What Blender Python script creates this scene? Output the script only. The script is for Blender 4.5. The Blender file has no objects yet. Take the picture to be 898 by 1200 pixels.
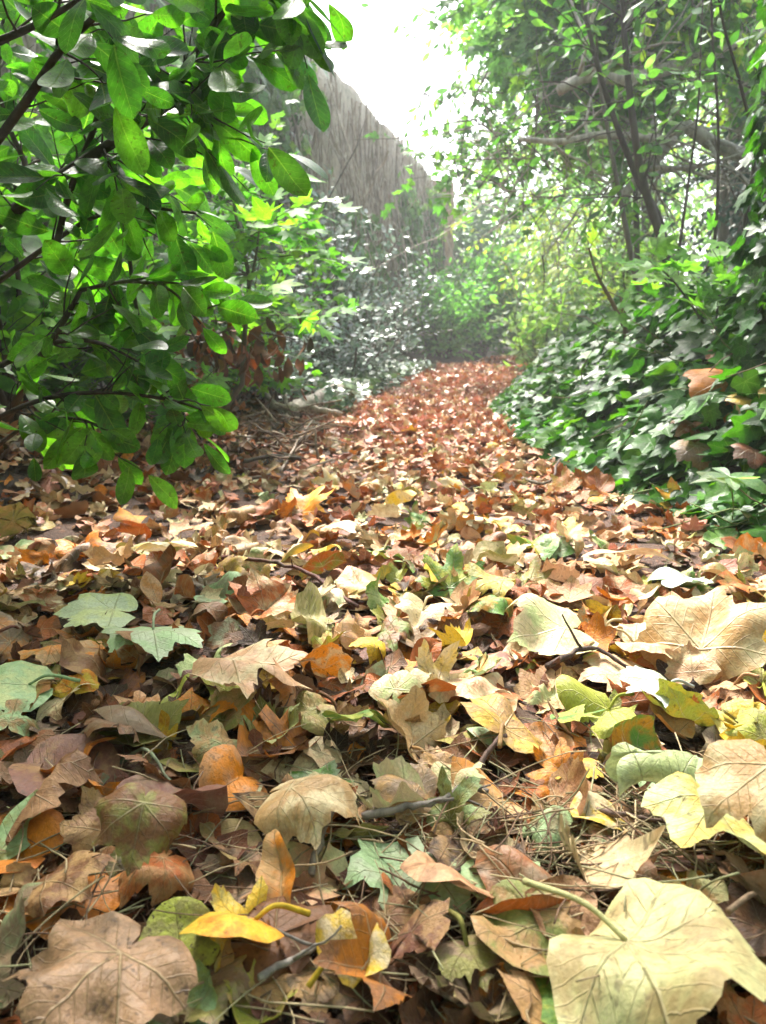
import bpy, math
import numpy as np
from mathutils import Vector

rng = np.random.default_rng(11)
SC = bpy.context.scene
COL = SC.collection
R = math.radians

# ------------------------------------------------------------------ camera model (also used to place things on the ground)
PITCH, FPX, CAMH = R(12.57), 942.0, 0.45
CP, SP = math.cos(PITCH), math.sin(PITCH)


def P(px, py, Y):
    a, b = (px - 449) / FPX, (600 - py) / FPX
    d = np.array([a, CP + b * SP, -SP + b * CP])
    return np.array([0, 0, CAMH]) + d * (Y / d[1])


def to_px(p):
    x, y, z = p[0], p[1], p[2] - CAMH
    f = y * CP - z * SP
    return 449 + FPX * x / f, 600 - FPX * (y * SP + z * CP) / f


def sstep(a, b, x):
    t = np.clip((x - a) / (b - a), 0, 1)
    return t * t * (3 - 2 * t)


# ------------------------------------------------------------------ terrain
YR = [-5, 0, 1, 1.9, 2.4, 3.3, 4.7, 6.5, 8.5, 10.6, 13, 16, 40]
XR = [1.0, .95, .92, .84, .68, .64, .70, 1.14, 1.8, 2.6, 3.3, 5.2, 25]
YL = [-5, 0, 1, 2, 2.6, 4.1, 6.5, 8.5, 10.6, 13, 16, 40]
XL = [-1.2, -1.2, -1.1, -.72, -.38, -.30, .0, .37, 1.0, 2.0, 3.6, 22]


def xr(y): return np.interp(y, YR, XR)
def xl(y): return np.interp(y, YL, XL)


def gz(x, y):
    x = np.asarray(x, float); y = np.asarray(y, float)
    s = x - xr(y)
    h = np.interp(y, [0, 5, 9, 14], [.55, .46, .27, .25])
    z = h * sstep(-.05, .68, s) + .11 * np.clip(s - .4, 0, 12)
    t = xl(y) - x
    z = z + .14 * sstep(0, .7, t)
    z = z + .012 * np.sin(3.1 * x + 1.7 * y) + .010 * np.sin(5.3 * y - 2.2 * x + 1) + .006 * np.sin(11 * x + 9 * y)
    return z


def G(px, py, h=0.0):
    """point of the ground (or h above it) seen at a pixel of the photograph"""
    d = P(px, py, 1.0) - np.array([0, 0, CAMH])
    o = np.array([0, 0, CAMH])
    t = .2
    while t < 40:
        q = o + d * t
        if q[2] <= gz(q[0], q[1]) + h:
            break
        t += .004 + t * .002
    return o + d * t


# ------------------------------------------------------------------ mesh builder
class MB:
    def __init__(s):
        s.V, s.L, s.S, s.luv, s.c1, s.c2 = [], [], [], [], [], []
        s.n = 0

    def add(s, V, loops, sizes, luv, c1, c2):
        s.V.append(V); s.L.append(loops + s.n); s.S.append(sizes)
        s.luv.append(luv); s.c1.append(c1); s.c2.append(c2)
        s.n += len(V)

    def build(s, name, mat, parent=None, smooth=True, loc=None):
        V = np.concatenate(s.V).astype(np.float32)
        if loc is not None:
            V = V - np.asarray(loc, np.float32)
        L = np.concatenate(s.L).astype(np.int32); S = np.concatenate(s.S).astype(np.int32)
        me = bpy.data.meshes.new(name)
        me.vertices.add(len(V)); me.vertices.foreach_set('co', V.ravel())
        me.loops.add(len(L)); me.loops.foreach_set('vertex_index', L)
        st = np.concatenate([[0], np.cumsum(S)[:-1]]).astype(np.int32)
        me.polygons.add(len(S)); me.polygons.foreach_set('loop_start', st)
        me.polygons.foreach_set('use_smooth', np.full(len(S), smooth))
        me.update(calc_edges=True)
        for nm, arr, ty, dim in (('luv', s.luv, 'FLOAT_VECTOR', 3), ('c1', s.c1, 'FLOAT_COLOR', 4), ('c2', s.c2, 'FLOAT_COLOR', 4)):
            a = me.attributes.new(nm, ty, 'POINT')
            a.data.foreach_set('vector' if dim == 3 else 'color', np.concatenate(arr).astype(np.float32).ravel())
        me.materials.append(mat)
        o = bpy.data.objects.new(name, me); COL.objects.link(o)
        if loc is not None and parent is None:
            o.location = loc
        if parent is not None:
            o.parent = parent
        return o


def tag(o, label=None, cat=None, group=None, kind=None):
    for k, v in (('label', label), ('category', cat), ('group', group), ('kind', kind)):
        if v:
            o[k] = v
    return o


def empty(name, loc, label, cat, group=None):
    o = bpy.data.objects.new(name, None); COL.objects.link(o)
    o.location = loc; o.empty_display_size = .1
    return tag(o, label, cat, group)


def rgba(c, n, a=1.0):
    out = np.empty((n, 4)); out[:, :3] = c; out[:, 3] = a
    return out


def tube(mb, poly, rad, k=6, c1=(.12, .09, .06), c2=None, rough=0.0, cap=True):
    poly = np.asarray(poly, float); n = len(poly)
    rad = np.broadcast_to(np.asarray(rad, float), (n,)) if np.ndim(rad) else np.full(n, rad)
    t = np.gradient(poly, axis=0); t /= np.linalg.norm(t, axis=1)[:, None] + 1e-9
    ref = np.array([0.31, .2, .93]) if abs(t[0] @ np.array([.31, .2, .93])) < .9 else np.array([1., 0, 0])
    u = np.cross(t[0], ref); u /= np.linalg.norm(u)
    V = np.empty((n, k, 3)); th = np.arange(k) / k * 2 * np.pi
    for i in range(n):
        u = u - t[i] * (u @ t[i]); u /= np.linalg.norm(u) + 1e-9
        w = np.cross(t[i], u)
        r = rad[i] * (1 + rough * rng.uniform(-1, 1, k))
        V[i] = poly[i] + (np.cos(th) * r)[:, None] * u + (np.sin(th) * r)[:, None] * w
    idx = np.arange(n * k).reshape(n, k)
    a = idx[:-1]; b = np.roll(idx, -1, 1)[:-1]; c = np.roll(idx, -1, 1)[1:]; d = idx[1:]
    q = np.stack([a, b, c, d], -1).reshape(-1)
    sizes = np.full((n - 1) * k, 4)
    if cap:
        q = np.concatenate([q, idx[-1], idx[0][::-1]]); sizes = np.concatenate([sizes, [k, k]])
    luv = np.empty((n, k, 3)); luv[..., 0] = th / 6.283; luv[..., 1] = (np.linspace(0, 1, n) * n * .3)[:, None]; luv[..., 2] = rng.random()
    mb.add(V.reshape(-1, 3), q, sizes, luv.reshape(-1, 3), rgba(c1, n * k), rgba(c2 if c2 is not None else np.array(c1) * .5, n * k))


def smooth_poly(pts, m=6):
    """Catmull-Rom through the points"""
    p = np.asarray(pts, float)
    p = np.vstack([2 * p[0] - p[1], p, 2 * p[-1] - p[-2]])
    out = []
    for i in range(1, len(p) - 2):
        for t in np.linspace(0, 1, m, endpoint=False):
            a, b, c, d = p[i - 1:i + 3]
            out.append(.5 * ((2 * b) + (c - a) * t + (2 * a - 5 * b + 4 * c - d) * t * t + (3 * b - a - 3 * c + d) * t ** 3))
    out.append(p[-2])
    return np.array(out)


# ------------------------------------------------------------------ leaf templates: flat blades, stalk joint at the origin, tip at +v
def star(outline, rings):
    o = np.array(outline, float); n = len(o)
    U = [np.zeros((1, 2))] + [o * r for r in rings]
    U = np.concatenate(U)
    loops, sizes = [], []
    for j in range(n):
        loops += [0, 1 + j, 1 + (j + 1) % n]; sizes.append(3)
    for k in range(len(rings) - 1):
        a = 1 + k * n; b = a + n
        for j in range(n):
            j2 = (j + 1) % n
            loops += [a + j, b + j, b + j2, a + j2]; sizes.append(4)
    return U, np.array(loops), np.array(sizes)


def polar(deg_r, jit=0.0, r=None):
    """half outline (degrees from the tip, radius) mirrored; r makes the two halves differ"""
    pts = []
    for s in (1, -1):
        seq = deg_r if s == 1 else [q for q in deg_r if 0 < q[0] < 180][::-1]
        for a, q in seq:
            k = 1 + (r.uniform(-jit, jit) if r is not None else 0)
            th = math.radians(a * s)
            pts.append((math.sin(th) * q * k, math.cos(th) * q * k))
    return pts


MAPLE = [(0, 1.0), (5, .87), (8, .86), (10, .78), (13, .79), (16, .63), (20, .52), (24, .47), (29, .58), (32, .66), (35, .66), (38, .79), (41, .82), (45, .93),
         (49, .80), (53, .78), (56, .66), (60, .66), (64, .53), (70, .46), (76, .51), (80, .58), (85, .60), (91, .68), (97, .58), (104, .56), (112, .47), (125, .43), (140, .36), (158, .30), (172, .2), (180, .08)]
PLANE = [(0, 1.0), (5, .90), (9, .88), (12, .82), (16, .83), (20, .73), (24, .68), (28, .73), (33, .78), (37, .78), (41, .89), (45, .95),
         (50, .87), (54, .86), (58, .77), (63, .76), (68, .68), (74, .66), (80, .69), (86, .70), (92, .76), (98, .70), (105, .68), (114, .60), (126, .54), (140, .47), (158, .40), (172, .25), (180, .10)]
MAPLE_LO = [(0, 1.0), (12, .74), (24, .47), (35, .70), (45, .93), (56, .68), (70, .46), (91, .68), (112, .47), (145, .33), (180, .1)]
FAN = [(0, .92), (8, .98), (16, .93), (24, 1.0), (33, .95), (42, .99), (52, .93), (62, .95), (72, .86), (82, .82), (94, .66), (110, .5), (130, .36), (155, .22), (180, .08)]
ROUND = [(0, 1.0), (14, .93), (28, .88), (44, .82), (60, .76), (78, .68), (96, .62), (116, .55), (138, .46), (160, .38), (180, .2)]
IVY = [(0, 1.0), (22, .52), (50, .74), (74, .46), (102, .56), (140, .42), (180, .14)]
IVY_HI = [(0, 1.0), (8, .80), (16, .62), (24, .53), (34, .58), (44, .70), (50, .76), (57, .66), (66, .52), (76, .47), (88, .51), (102, .57), (116, .50), (140, .43), (160, .36), (180, .14)]


def ovate(rows, cols, width, p=.85, tipp=1.0):
    U, loops, sizes = [], [], []
    ts = np.linspace(0, 1, rows)
    for t in ts:
        w = width * .5 * max(math.sin(math.pi * t ** tipp), 0) ** p + .004
        for c in np.linspace(-1, 1, cols):
            U.append((c * w, t))
    for i in range(rows - 1):
        for j in range(cols - 1):
            a = i * cols + j
            loops += [a, a + 1, a + cols + 1, a + cols]; sizes.append(4)
    return np.array(U), np.array(loops), np.array(sizes)


def shard(r, n=9):
    a = np.linspace(0, 2 * np.pi, n, endpoint=False) + r.uniform(-.25, .25, n)
    q = np.interp(a % 6.2832, np.linspace(0, 6.2832, 7), r.uniform(.32, .75, 7), period=6.2832) * r.uniform(.8, 1.15, n)
    return np.stack([np.sin(a) * q, np.cos(a) * q + .1], 1)


tr = np.random.default_rng(3)
RINGS = [.18, .36, .54, .7, .85, 1.0]
T = {
    'maple': [star(polar(MAPLE, .06, tr), RINGS) for _ in range(6)],
    'plane': [star(polar(PLANE, .045, tr), RINGS) for _ in range(6)],
    'fan': [star(polar(FAN, .03, tr), RINGS) for _ in range(2)],
    'round': [star(polar(ROUND, .03, tr), RINGS) for _ in range(2)],
    'oval': [ovate(14, 9, .52, .8, 1.1)],
    'long': [ovate(16, 9, .36, .75, .95)],
    'torn': [star(shard(tr, 34), RINGS) for _ in range(6)],
    'maple_lo': [star(polar(MAPLE_LO, .08, tr), [.5, 1.0]) for _ in range(4)],
    'maple_mid': [star(polar([q for i, q in enumerate(MAPLE if j % 2 else PLANE) if i % 2 == 0 or q[0] in (45, 91)], .06, tr), [.3, .6, .82, 1.0]) for j in range(6)],
    'torn_lo': [star(shard(tr, 15), [.35, .7, 1.0]) for _ in range(10)],
    'oval_lo': [ovate(6, 3, .50, .8, 1.1)],
    'laurel': [ovate(12, 7, .48, .58, 1.25)],
    'laurel_lo': [ovate(6, 3, .44, .75, 1.1)],
    'tiny': [ovate(4, 3, .5, .8, 1.1)],
    'ivy': [star(polar(IVY, .08, tr), [.5, 1.0]) for _ in range(4)],
    'ivy_hi': [star(polar(IVY_HI, .05, tr), [.4, .72, 1.0]) for _ in range(4)],
}


def bend(a, z, k):
    """bend coordinate a (with height z) with curvature k (N,1)"""
    k = np.where(np.abs(k) < 1e-3, 1e-3, k)
    th = k * a
    return np.sin(th) / k - z * np.sin(th), (1 - np.cos(th)) / k + z * np.cos(th)


def leaves(mb, tmpl, pos, Rm, size, c1, c2, fold=.1, k1=.3, k2=.3, wave=.04, tip=.05, spot=0.0, centre=None, r=None, freq=(3, 9), sign=None):
    """a batch of curled blades; pos (N,3) stalk joint, Rm (N,3,3) columns side/axis/normal, size (N,)"""
    r = r or rng
    U, loops, sizes = tmpl
    N, nv = len(pos), len(U)
    x = np.broadcast_to(U[:, 0], (N, nv)).copy(); y = np.broadcast_to(U[:, 1], (N, nv)).copy()
    rr = np.sqrt(x * x + y * y)
    def par(v, lo=-1):
        if np.ndim(v) == 1: return np.asarray(v)[:, None]
        return r.uniform(lo, 1, (N, 1)) * v
    z = par(fold) * np.abs(x)
    for _ in range(4):
        f = r.uniform(freq[0], freq[1], (N, 1)); a = r.uniform(0, 6.28, (N, 1)); ph = r.uniform(0, 6.28, (N, 1))
        z = z + par(wave) * np.sin(f * (np.cos(a) * x + np.sin(a) * y) + ph) * np.minimum(1, rr * 1.6) * 3.5 / f * 1.2
    z = z + par(tip) * np.clip(rr - .35, 0, 2) ** 2 * 2.2
    if centre is not None:
        y = y - centre
    x, z = bend(x, z, par(k2)); y, z = bend(y, z, par(k1))
    if centre is not None:
        y = y + centre * 0
    L = np.stack([x, y, z], -1) * np.asarray(size)[:, None, None]
    W = np.einsum('nij,nvj->nvi', Rm, L) + np.asarray(pos)[:, None, :]
    seeds = r.random((N, 1)) * 40
    luv = np.empty((N, nv, 3)); luv[..., 0] = U[:, 0]; luv[..., 1] = U[:, 1]; luv[..., 2] = seeds
    C1 = np.empty((N, nv, 4)); C1[..., :3] = np.asarray(c1)[:, None, :]; C1[..., 3] = 1
    C2 = np.empty((N, nv, 4)); C2[..., :3] = np.asarray(c2)[:, None, :]; C2[..., 3] = (np.asarray(spot)[:, None] if np.ndim(spot) else spot)
    LL = (loops[None, :] + (np.arange(N) * nv)[:, None]).reshape(-1)
    mb.add(W.reshape(-1, 3), LL, np.tile(sizes, N), luv.reshape(-1, 3), C1.reshape(-1, 4), C2.reshape(-1, 4))


def frames(axis, normal):
    a = axis / (np.linalg.norm(axis, axis=1)[:, None] + 1e-9)
    n = normal - a * np.sum(a * normal, 1)[:, None]
    n /= np.linalg.norm(n, axis=1)[:, None] + 1e-9
    s = np.cross(a, n)
    return np.stack([s, a, n], -1)


def pick(cols, n, jit=.12, r=None):
    r = r or rng
    cols = np.asarray(cols, float)
    c = cols[r.integers(0, len(cols), n)]
    return np.clip(c * (1 + r.uniform(-jit, jit, (n, 1))) * (1 + r.uniform(-jit * .4, jit * .4, (n, 3))), .002, .95)


# ------------------------------------------------------------------ materials
class NB:
    def __init__(s, name):
        s.m = bpy.data.materials.new(name); s.m.use_nodes = True
        s.nt = s.m.node_tree; s.nt.nodes.clear()

    def n(s, ty, **kw):
        nd = s.nt.nodes.new(ty)
        for k, v in kw.items():
            setattr(nd, k, v)
        return nd

    def put(s, sock, v):
        if hasattr(v, 'is_linked'):
            s.nt.links.new(v, sock)
        elif v is not None:
            sock.default_value = v

    def M(s, op, a, b=None, c=None):
        nd = s.n('ShaderNodeMath', operation=op)
        for i, v in enumerate((a, b, c)):
            s.put(nd.inputs[i], v)
        return nd.outputs[0]

    def mr(s, v, a, b, c=0.0, d=1.0, smooth=True):
        nd = s.n('ShaderNodeMapRange')
        if smooth: nd.interpolation_type = 'SMOOTHSTEP'
        for i, x in enumerate((v, a, b, c, d)):
            s.put(nd.inputs[i], x)
        return nd.outputs[0]

    def mix(s, f, a, b, bt='MIX'):
        nd = s.n('ShaderNodeMix', data_type='RGBA', blend_type=bt)
        s.put(nd.inputs[0], f); s.put(nd.inputs[6], a); s.put(nd.inputs[7], b)
        return nd.outputs[2]

    def attr(s, name): return s.n('ShaderNodeAttribute', attribute_name=name)

    def noise(s, vec, scale, detail=3, rough=.55):
        nd = s.n('ShaderNodeTexNoise')
        s.put(nd.inputs['Vector'], vec); nd.inputs['Scale'].default_value = scale
        nd.inputs['Detail'].default_value = detail; nd.inputs['Roughness'].default_value = rough
        return nd.outputs[0]

    def sep(s, v):
        nd = s.n('ShaderNodeSeparateXYZ'); s.put(nd.inputs[0], v); return nd.outputs

    def comb(s, x, y, z):
        nd = s.n('ShaderNodeCombineXYZ')
        for i, v in enumerate((x, y, z)): s.put(nd.inputs[i], v)
        return nd.outputs[0]

    def out(s, sh):
        o = s.n('ShaderNodeOutputMaterial'); s.nt.links.new(sh, o.inputs[0]); return s.m


def leaf_material(name, veins, rough=.5, trans=.3, spec=.4, vein_amt=.45, vein_col=(.62, .52, .32, 1), transl_tint=(1, 1, 1, 1), bump=.5, cheap=False, mott=(.42, .62)):
    b = NB(name)
    luv = b.attr('luv').outputs['Vector']; c1 = b.attr('c1').outputs['Color']; a2 = b.attr('c2'); c2 = a2.outputs['Color']; spot = a2.outputs['Alpha']
    u, v, sd = b.sep(luv)
    vec = b.comb(u, v, sd)
    n1 = b.noise(vec, 2.6, 4, .62)
    col = b.mix(b.mr(n1, mott[0], mott[1]), c1, c2)
    if not cheap:
        angs = {'palm': [0, 45, -45, 91, -91], 'pin': [0]}[veins]
        dmin, smin = None, None
        for a in angs:
            sx, cx = math.sin(R(a)), math.cos(R(a))
            s = b.M('ADD', b.M('MULTIPLY', u, sx), b.M('MULTIPLY', v, cx))
            d = b.M('ABSOLUTE', b.M('SUBTRACT', b.M('MULTIPLY', u, cx), b.M('MULTIPLY', v, sx)))
            d = b.M('ADD', d, b.M('MULTIPLY', b.M('LESS_THAN', s, 0.0), 3.0))
            if dmin is None:
                dmin, smin = d, s
            else:
                lt = b.M('LESS_THAN', d, dmin)
                smin = b.M('ADD', b.M('MULTIPLY', lt, s), b.M('MULTIPLY', b.M('SUBTRACT', 1.0, lt), smin))
                dmin = b.M('MINIMUM', d, dmin)
        wob = b.M('MULTIPLY', b.M('SUBTRACT', b.noise(vec, 7, 2), .5), .03)
        dm = b.M('ADD', dmin, b.M('ABSOLUTE', wob))
        w = b.M('MAXIMUM', b.M('SUBTRACT', .026, b.M('MULTIPLY', smin, .019)), .006)
        main = b.M('SUBTRACT', 1.0, b.mr(dm, 0.0, w))
        k = 7.5 if veins == 'palm' else 8.0
        f = b.M('FRACT', b.M('MULTIPLY', b.M('SUBTRACT', smin, b.M('MULTIPLY', b.M('ADD', dmin, wob), .95)), k))
        side = b.M('SUBTRACT', 1.0, b.mr(b.M('ABSOLUTE', b.M('SUBTRACT', f, .5)), 0.0, .07))
        side = b.M('MULTIPLY', side, b.mr(dmin, .32, .05))
        vm = b.M('MAXIMUM', main, b.M('MULTIPLY', side, .5))
        col = b.mix(b.M('MULTIPLY', vm, vein_amt), col, b.mix(.55, col, vein_col))
        sp = b.mr(b.noise(vec, 9, 2, .7), .60, .68)
        col = b.mix(b.M('MULTIPLY', sp, spot), col, (.045, .022, .01, 1))
        fine = b.noise(vec, 22, 3, .7)
        col = b.mix(.35, col, b.mix(1.0, col, b.comb(*[b.mr(fine, .2, .8, .45, 1.5)] * 3), 'MULTIPLY'))
    p = b.n('ShaderNodeBsdfPrincipled')
    b.put(p.inputs['Base Color'], col); p.inputs['Roughness'].default_value = rough
    p.inputs['Specular IOR Level'].default_value = spec
    if not cheap:
        b.put(p.inputs['Roughness'], b.mr(n1, .2, .8, rough - .08, rough + .12))
        h = b.M('ADD', b.M('MULTIPLY', vm, -.8), b.M('MULTIPLY', b.noise(vec, 12, 4, .65), .9))
        bp = b.n('ShaderNodeBump'); bp.inputs['Strength'].default_value = bump; bp.inputs['Distance'].default_value = .0025
        b.put(bp.inputs['Height'], h); b.put(p.inputs['Normal'], bp.outputs[0])
    t = b.n('ShaderNodeBsdfTranslucent'); b.put(t.inputs[0], b.mix(1.0, col, transl_tint, 'MULTIPLY'))
    ms = b.n('ShaderNodeMixShader'); ms.inputs[0].default_value = trans
    b.nt.links.new(p.outputs[0], ms.inputs[1]); b.nt.links.new(t.outputs[0], ms.inputs[2])
    return b.out(ms.outputs[0])


def bark_material(name, scale=30, stretch=.15, bump=.6, rough=.8):
    b = NB(name)
    tc = b.n('ShaderNodeTexCoord').outputs['Object']
    mp = b.n('ShaderNodeMapping'); b.put(mp.inputs[0], tc); mp.inputs['Scale'].default_value = (1, 1, stretch)
    n1 = b.noise(mp.outputs[0], scale, 5, .65); n2 = b.noise(tc, 6, 3)
    c1 = b.attr('c1').outputs['Color']; c2 = b.attr('c2').outputs['Color']
    col = b.mix(b.mr(n1, .35, .65), c2, c1)
    col = b.mix(b.mr(n2, .55, .72, 0, .4), col, (.10, .13, .06, 1))
    p = b.n('ShaderNodeBsdfPrincipled'); b.put(p.inputs['Base Color'], col); p.inputs['Roughness'].default_value = rough
    p.inputs['Specular IOR Level'].default_value = .25
    bp = b.n('ShaderNodeBump'); bp.inputs['Strength'].default_value = bump; bp.inputs['Distance'].default_value = .01
    b.put(bp.inputs['Height'], n1); b.put(p.inputs['Normal'], bp.outputs[0])
    return b.out(p.outputs[0])


def soil_material(name, ca, cb, cc):
    b = NB(name)
    tc = b.n('ShaderNodeTexCoord').outputs['Object']
    n1 = b.noise(tc, 4, 5, .6); n2 = b.noise(tc, 55, 4, .7); n3 = b.noise(tc, 210, 2, .6)
    col = b.mix(b.mr(n1, .4, .65), ca, cb); col = b.mix(b.mr(n2, .52, .66), col, cc)
    col = b.mix(b.mr(n3, .5, .7, 0, .5), col, (.02, .012, .008, 1))
    p = b.n('ShaderNodeBsdfPrincipled'); b.put(p.inputs['Base Color'], col); p.inputs['Roughness'].default_value = .9
    bp = b.n('ShaderNodeBump'); bp.inputs['Strength'].default_value = .9; bp.inputs['Distance'].default_value = .02
    b.put(bp.inputs['Height'], b.M('ADD', n2, b.M('MULTIPLY', n3, .5))); b.put(p.inputs['Normal'], bp.outputs[0])
    return b.out(p.outputs[0])


def wall_material():
    b = NB('weathered_wall_stone')
    tc = b.n('ShaderNodeTexCoord').outputs['Object']
    mp = b.n('ShaderNodeMapping'); b.put(mp.inputs[0], tc); mp.inputs['Scale'].default_value = (1, 1, .45)
    n1 = b.noise(mp.outputs[0], 5, 7, .75); n2 = b.noise(tc, 2.2, 4, .6); n3 = b.noise(tc, 26, 4, .6)
    col = b.mix(b.mr(n1, .35, .65), (.30, .26, .21, 1), (.60, .54, .46, 1))
    col = b.mix(b.mr(n2, .45, .65, 0, .6), col, (.34, .27, .20, 1))
    col = b.mix(b.mr(n3, .52, .7, 0, .45), col, (.10, .09, .075, 1))
    p = b.n('ShaderNodeBsdfPrincipled'); b.put(p.inputs['Base Color'], col); p.inputs['Roughness'].default_value = .9
    bp = b.n('ShaderNodeBump'); bp.inputs['Strength'].default_value = .8; bp.inputs['Distance'].default_value = .05
    b.put(bp.inputs['Height'], b.M('ADD', n1, n3)); b.put(p.inputs['Normal'], bp.outputs[0])
    return b.out(p.outputs[0])


M_PALM = leaf_material('dead_lobed_leaf', 'palm', rough=.5, trans=.14, spec=.33, vein_amt=.6, bump=.8)
M_PIN = leaf_material('dead_oval_leaf', 'pin', rough=.5, trans=.14, spec=.33, vein_amt=.6, bump=.8)
M_LITTER = leaf_material('leaf_litter', 'pin', rough=.5, trans=.1, spec=.45, cheap=True)
M_LAUREL = leaf_material('laurel_leaf', 'pin', rough=.32, trans=.52, spec=.42, vein_amt=.6, vein_col=(.40, .50, .14, 1), transl_tint=(1.5, 2.05, .45, 1), bump=.45)
M_IVY = leaf_material('ivy_leaf', 'palm', rough=.36, trans=.32, spec=.2, vein_amt=.3, vein_col=(.3, .4, .2, 1), transl_tint=(2.0, 2.1, .5, 1), bump=.3)
M_CROWN = leaf_material('crown_leaf', 'pin', rough=.55, trans=.5, spec=.14, cheap=True, transl_tint=(2.0, 2.3, .7, 1))
M_DARK = leaf_material('evergreen_leaf', 'pin', rough=.5, trans=.25, spec=.25, cheap=True)
M_GLOSS = leaf_material('glossy_shrub_leaf', 'pin', rough=.34, trans=.25, spec=.5, cheap=True)
M_BARK = bark_material('bark')
M_TWIG = bark_material('twig_bark', 60, .3, .4)
M_SOIL = soil_material('woodland_soil', (.035, .022, .014, 1), (.055, .035, .022, 1), (.10, .055, .03, 1))
M_PATH = soil_material('path_soil', (.06, .03, .018, 1), (.09, .045, .028, 1), (.17, .075, .04, 1))
M_WALL = wall_material()

# ------------------------------------------------------------------ ground and path
def grid_mesh(name, X, Y, Z, mat):
    mb = MB(); n, m = X.shape
    V = np.stack([X, Y, Z], -1).reshape(-1, 3); idx = np.arange(n * m).reshape(n, m)
    q = np.stack([idx[:-1, :-1], idx[:-1, 1:], idx[1:, 1:], idx[1:, :-1]], -1).reshape(-1)
    mb.add(V, q, np.full((n - 1) * (m - 1), 4), np.zeros((n * m, 3)), rgba((.1, .1, .1), n * m), rgba((.1, .1, .1), n * m))
    return mb.build(name, mat)


xs = np.concatenate([-np.geomspace(70, 3, 22), np.arange(-2.9, 5, .07), np.geomspace(5.05, 70, 22)])
ys = np.concatenate([-np.geomspace(70, 1, 18), np.arange(-.9, 14, .08), np.geomspace(14.1, 70, 22)])
XX, YY = np.meshgrid(xs, ys)
tag(grid_mesh('ground', XX, YY, gz(XX, YY), M_SOIL), kind='structure')
ys = np.arange(-3, 17, .08); tt = np.linspace(0, 1, 24)
XX = xl(ys)[:, None] * (1 - tt) + xr(ys)[:, None] * tt; YY = np.repeat(ys[:, None], 24, 1)
tag(grid_mesh('path', XX, YY, gz(XX, YY) + .004, M_PATH), kind='structure')

# ------------------------------------------------------------------ palettes (leaf surface colours)
C = {
    'tan': (.43, .25, .10), 'cream': (.60, .47, .27), 'rust': (.35, .09, .014), 'orange': (.58, .19, .010), 'yellow': (.60, .39, .03),
    'yellow_green': (.34, .36, .045), 'green': (.10, .21, .03), 'grey_green': (.36, .41, .25), 'blue_grey': (.46, .50, .46), 'brown': (.19, .08, .03),
    'dark_brown': (.055, .026, .012), 'purple': (.17, .065, .04), 'pink': (.53, .29, .15), 'big_cream': (.50, .46, .21), 'big_brown': (.29, .165, .085), 'rose': (.56, .23, .16), 'olive': (.22, .20, .05), 'grey_brown': (.25, .165, .10), 'pale_green': (.46, .50, .22), 'mint': (.30, .42, .20),
}
C = {k: np.array(v) for k, v in C.items()}
WORD = {'tan': 'tan', 'cream': 'cream', 'rust': 'rust-red', 'orange': 'orange', 'yellow': 'yellow', 'yellow_green': 'yellow-green', 'green': 'green', 'grey_green': 'grey-green',
        'brown': 'brown', 'dark_brown': 'dark brown', 'purple': 'purplish brown', 'pink': 'pinkish tan', 'olive': 'olive', 'grey_brown': 'grey-brown', 'pale_green': 'pale green', 'mint': 'mint green', 'blue_grey': 'blue-grey'}


def ground_frames(yaw, tilt, roll, n):
    """axis on the ground turned by yaw; tilt lifts the tip, roll lifts a side"""
    ax = np.stack([np.cos(yaw) * np.cos(tilt), np.sin(yaw) * np.cos(tilt), np.sin(tilt)], 1)
    up = np.tile([0, 0, 1.], (n, 1))
    f = frames(ax, up)
    s, a, nn = f[..., 0], f[..., 1], f[..., 2]
    c, q = np.cos(roll)[:, None], np.sin(roll)[:, None]
    return np.stack([s * c + nn * q, a, nn * c - s * q], -1)


# ------------------------------------------------------------------ leaf litter (nobody could count it)
def litter(mb, n, ysamp, xspan, kinds, size, pal, zmax, tilt, curl):
    y = ysamp(n); x = xspan(y, n)
    names = list(pal); w = np.array([pal[k] for k in names], float); w /= w.sum()
    ci = rng.choice(len(names), n, p=w); cj = rng.choice(len(names), n, p=w)
    c1 = np.array([C[k] for k in names])[ci]; c2 = np.array([C[k] for k in names])[cj] * .5 + c1 * .35
    c1 = np.clip(c1 * rng.uniform(.7, 1.25, (n, 1)), 0, .9)
    kk = rng.choice(len(kinds), n)
    for q, kd in enumerate(kinds):
        for ti, tm in enumerate(T[kd]):
            s = (kk == q) & (rng.integers(0, len(T[kd]), n) == ti) if len(T[kd]) > 1 else kk == q
            m = int(s.sum())
            if not m: continue
            sz = rng.uniform(*size, m)
            pos = np.stack([x[s], y[s], gz(x[s], y[s]) + .004 + rng.random(m) * zmax], 1)
            Rm = ground_frames(rng.uniform(0, 6.28, m), rng.normal(0, tilt, m), rng.normal(0, tilt, m), m)
            leaves(mb, tm, pos, Rm, sz, c1[s], c2[s], fold=.35, k1=curl, k2=curl, wave=.09, tip=.3)


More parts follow.
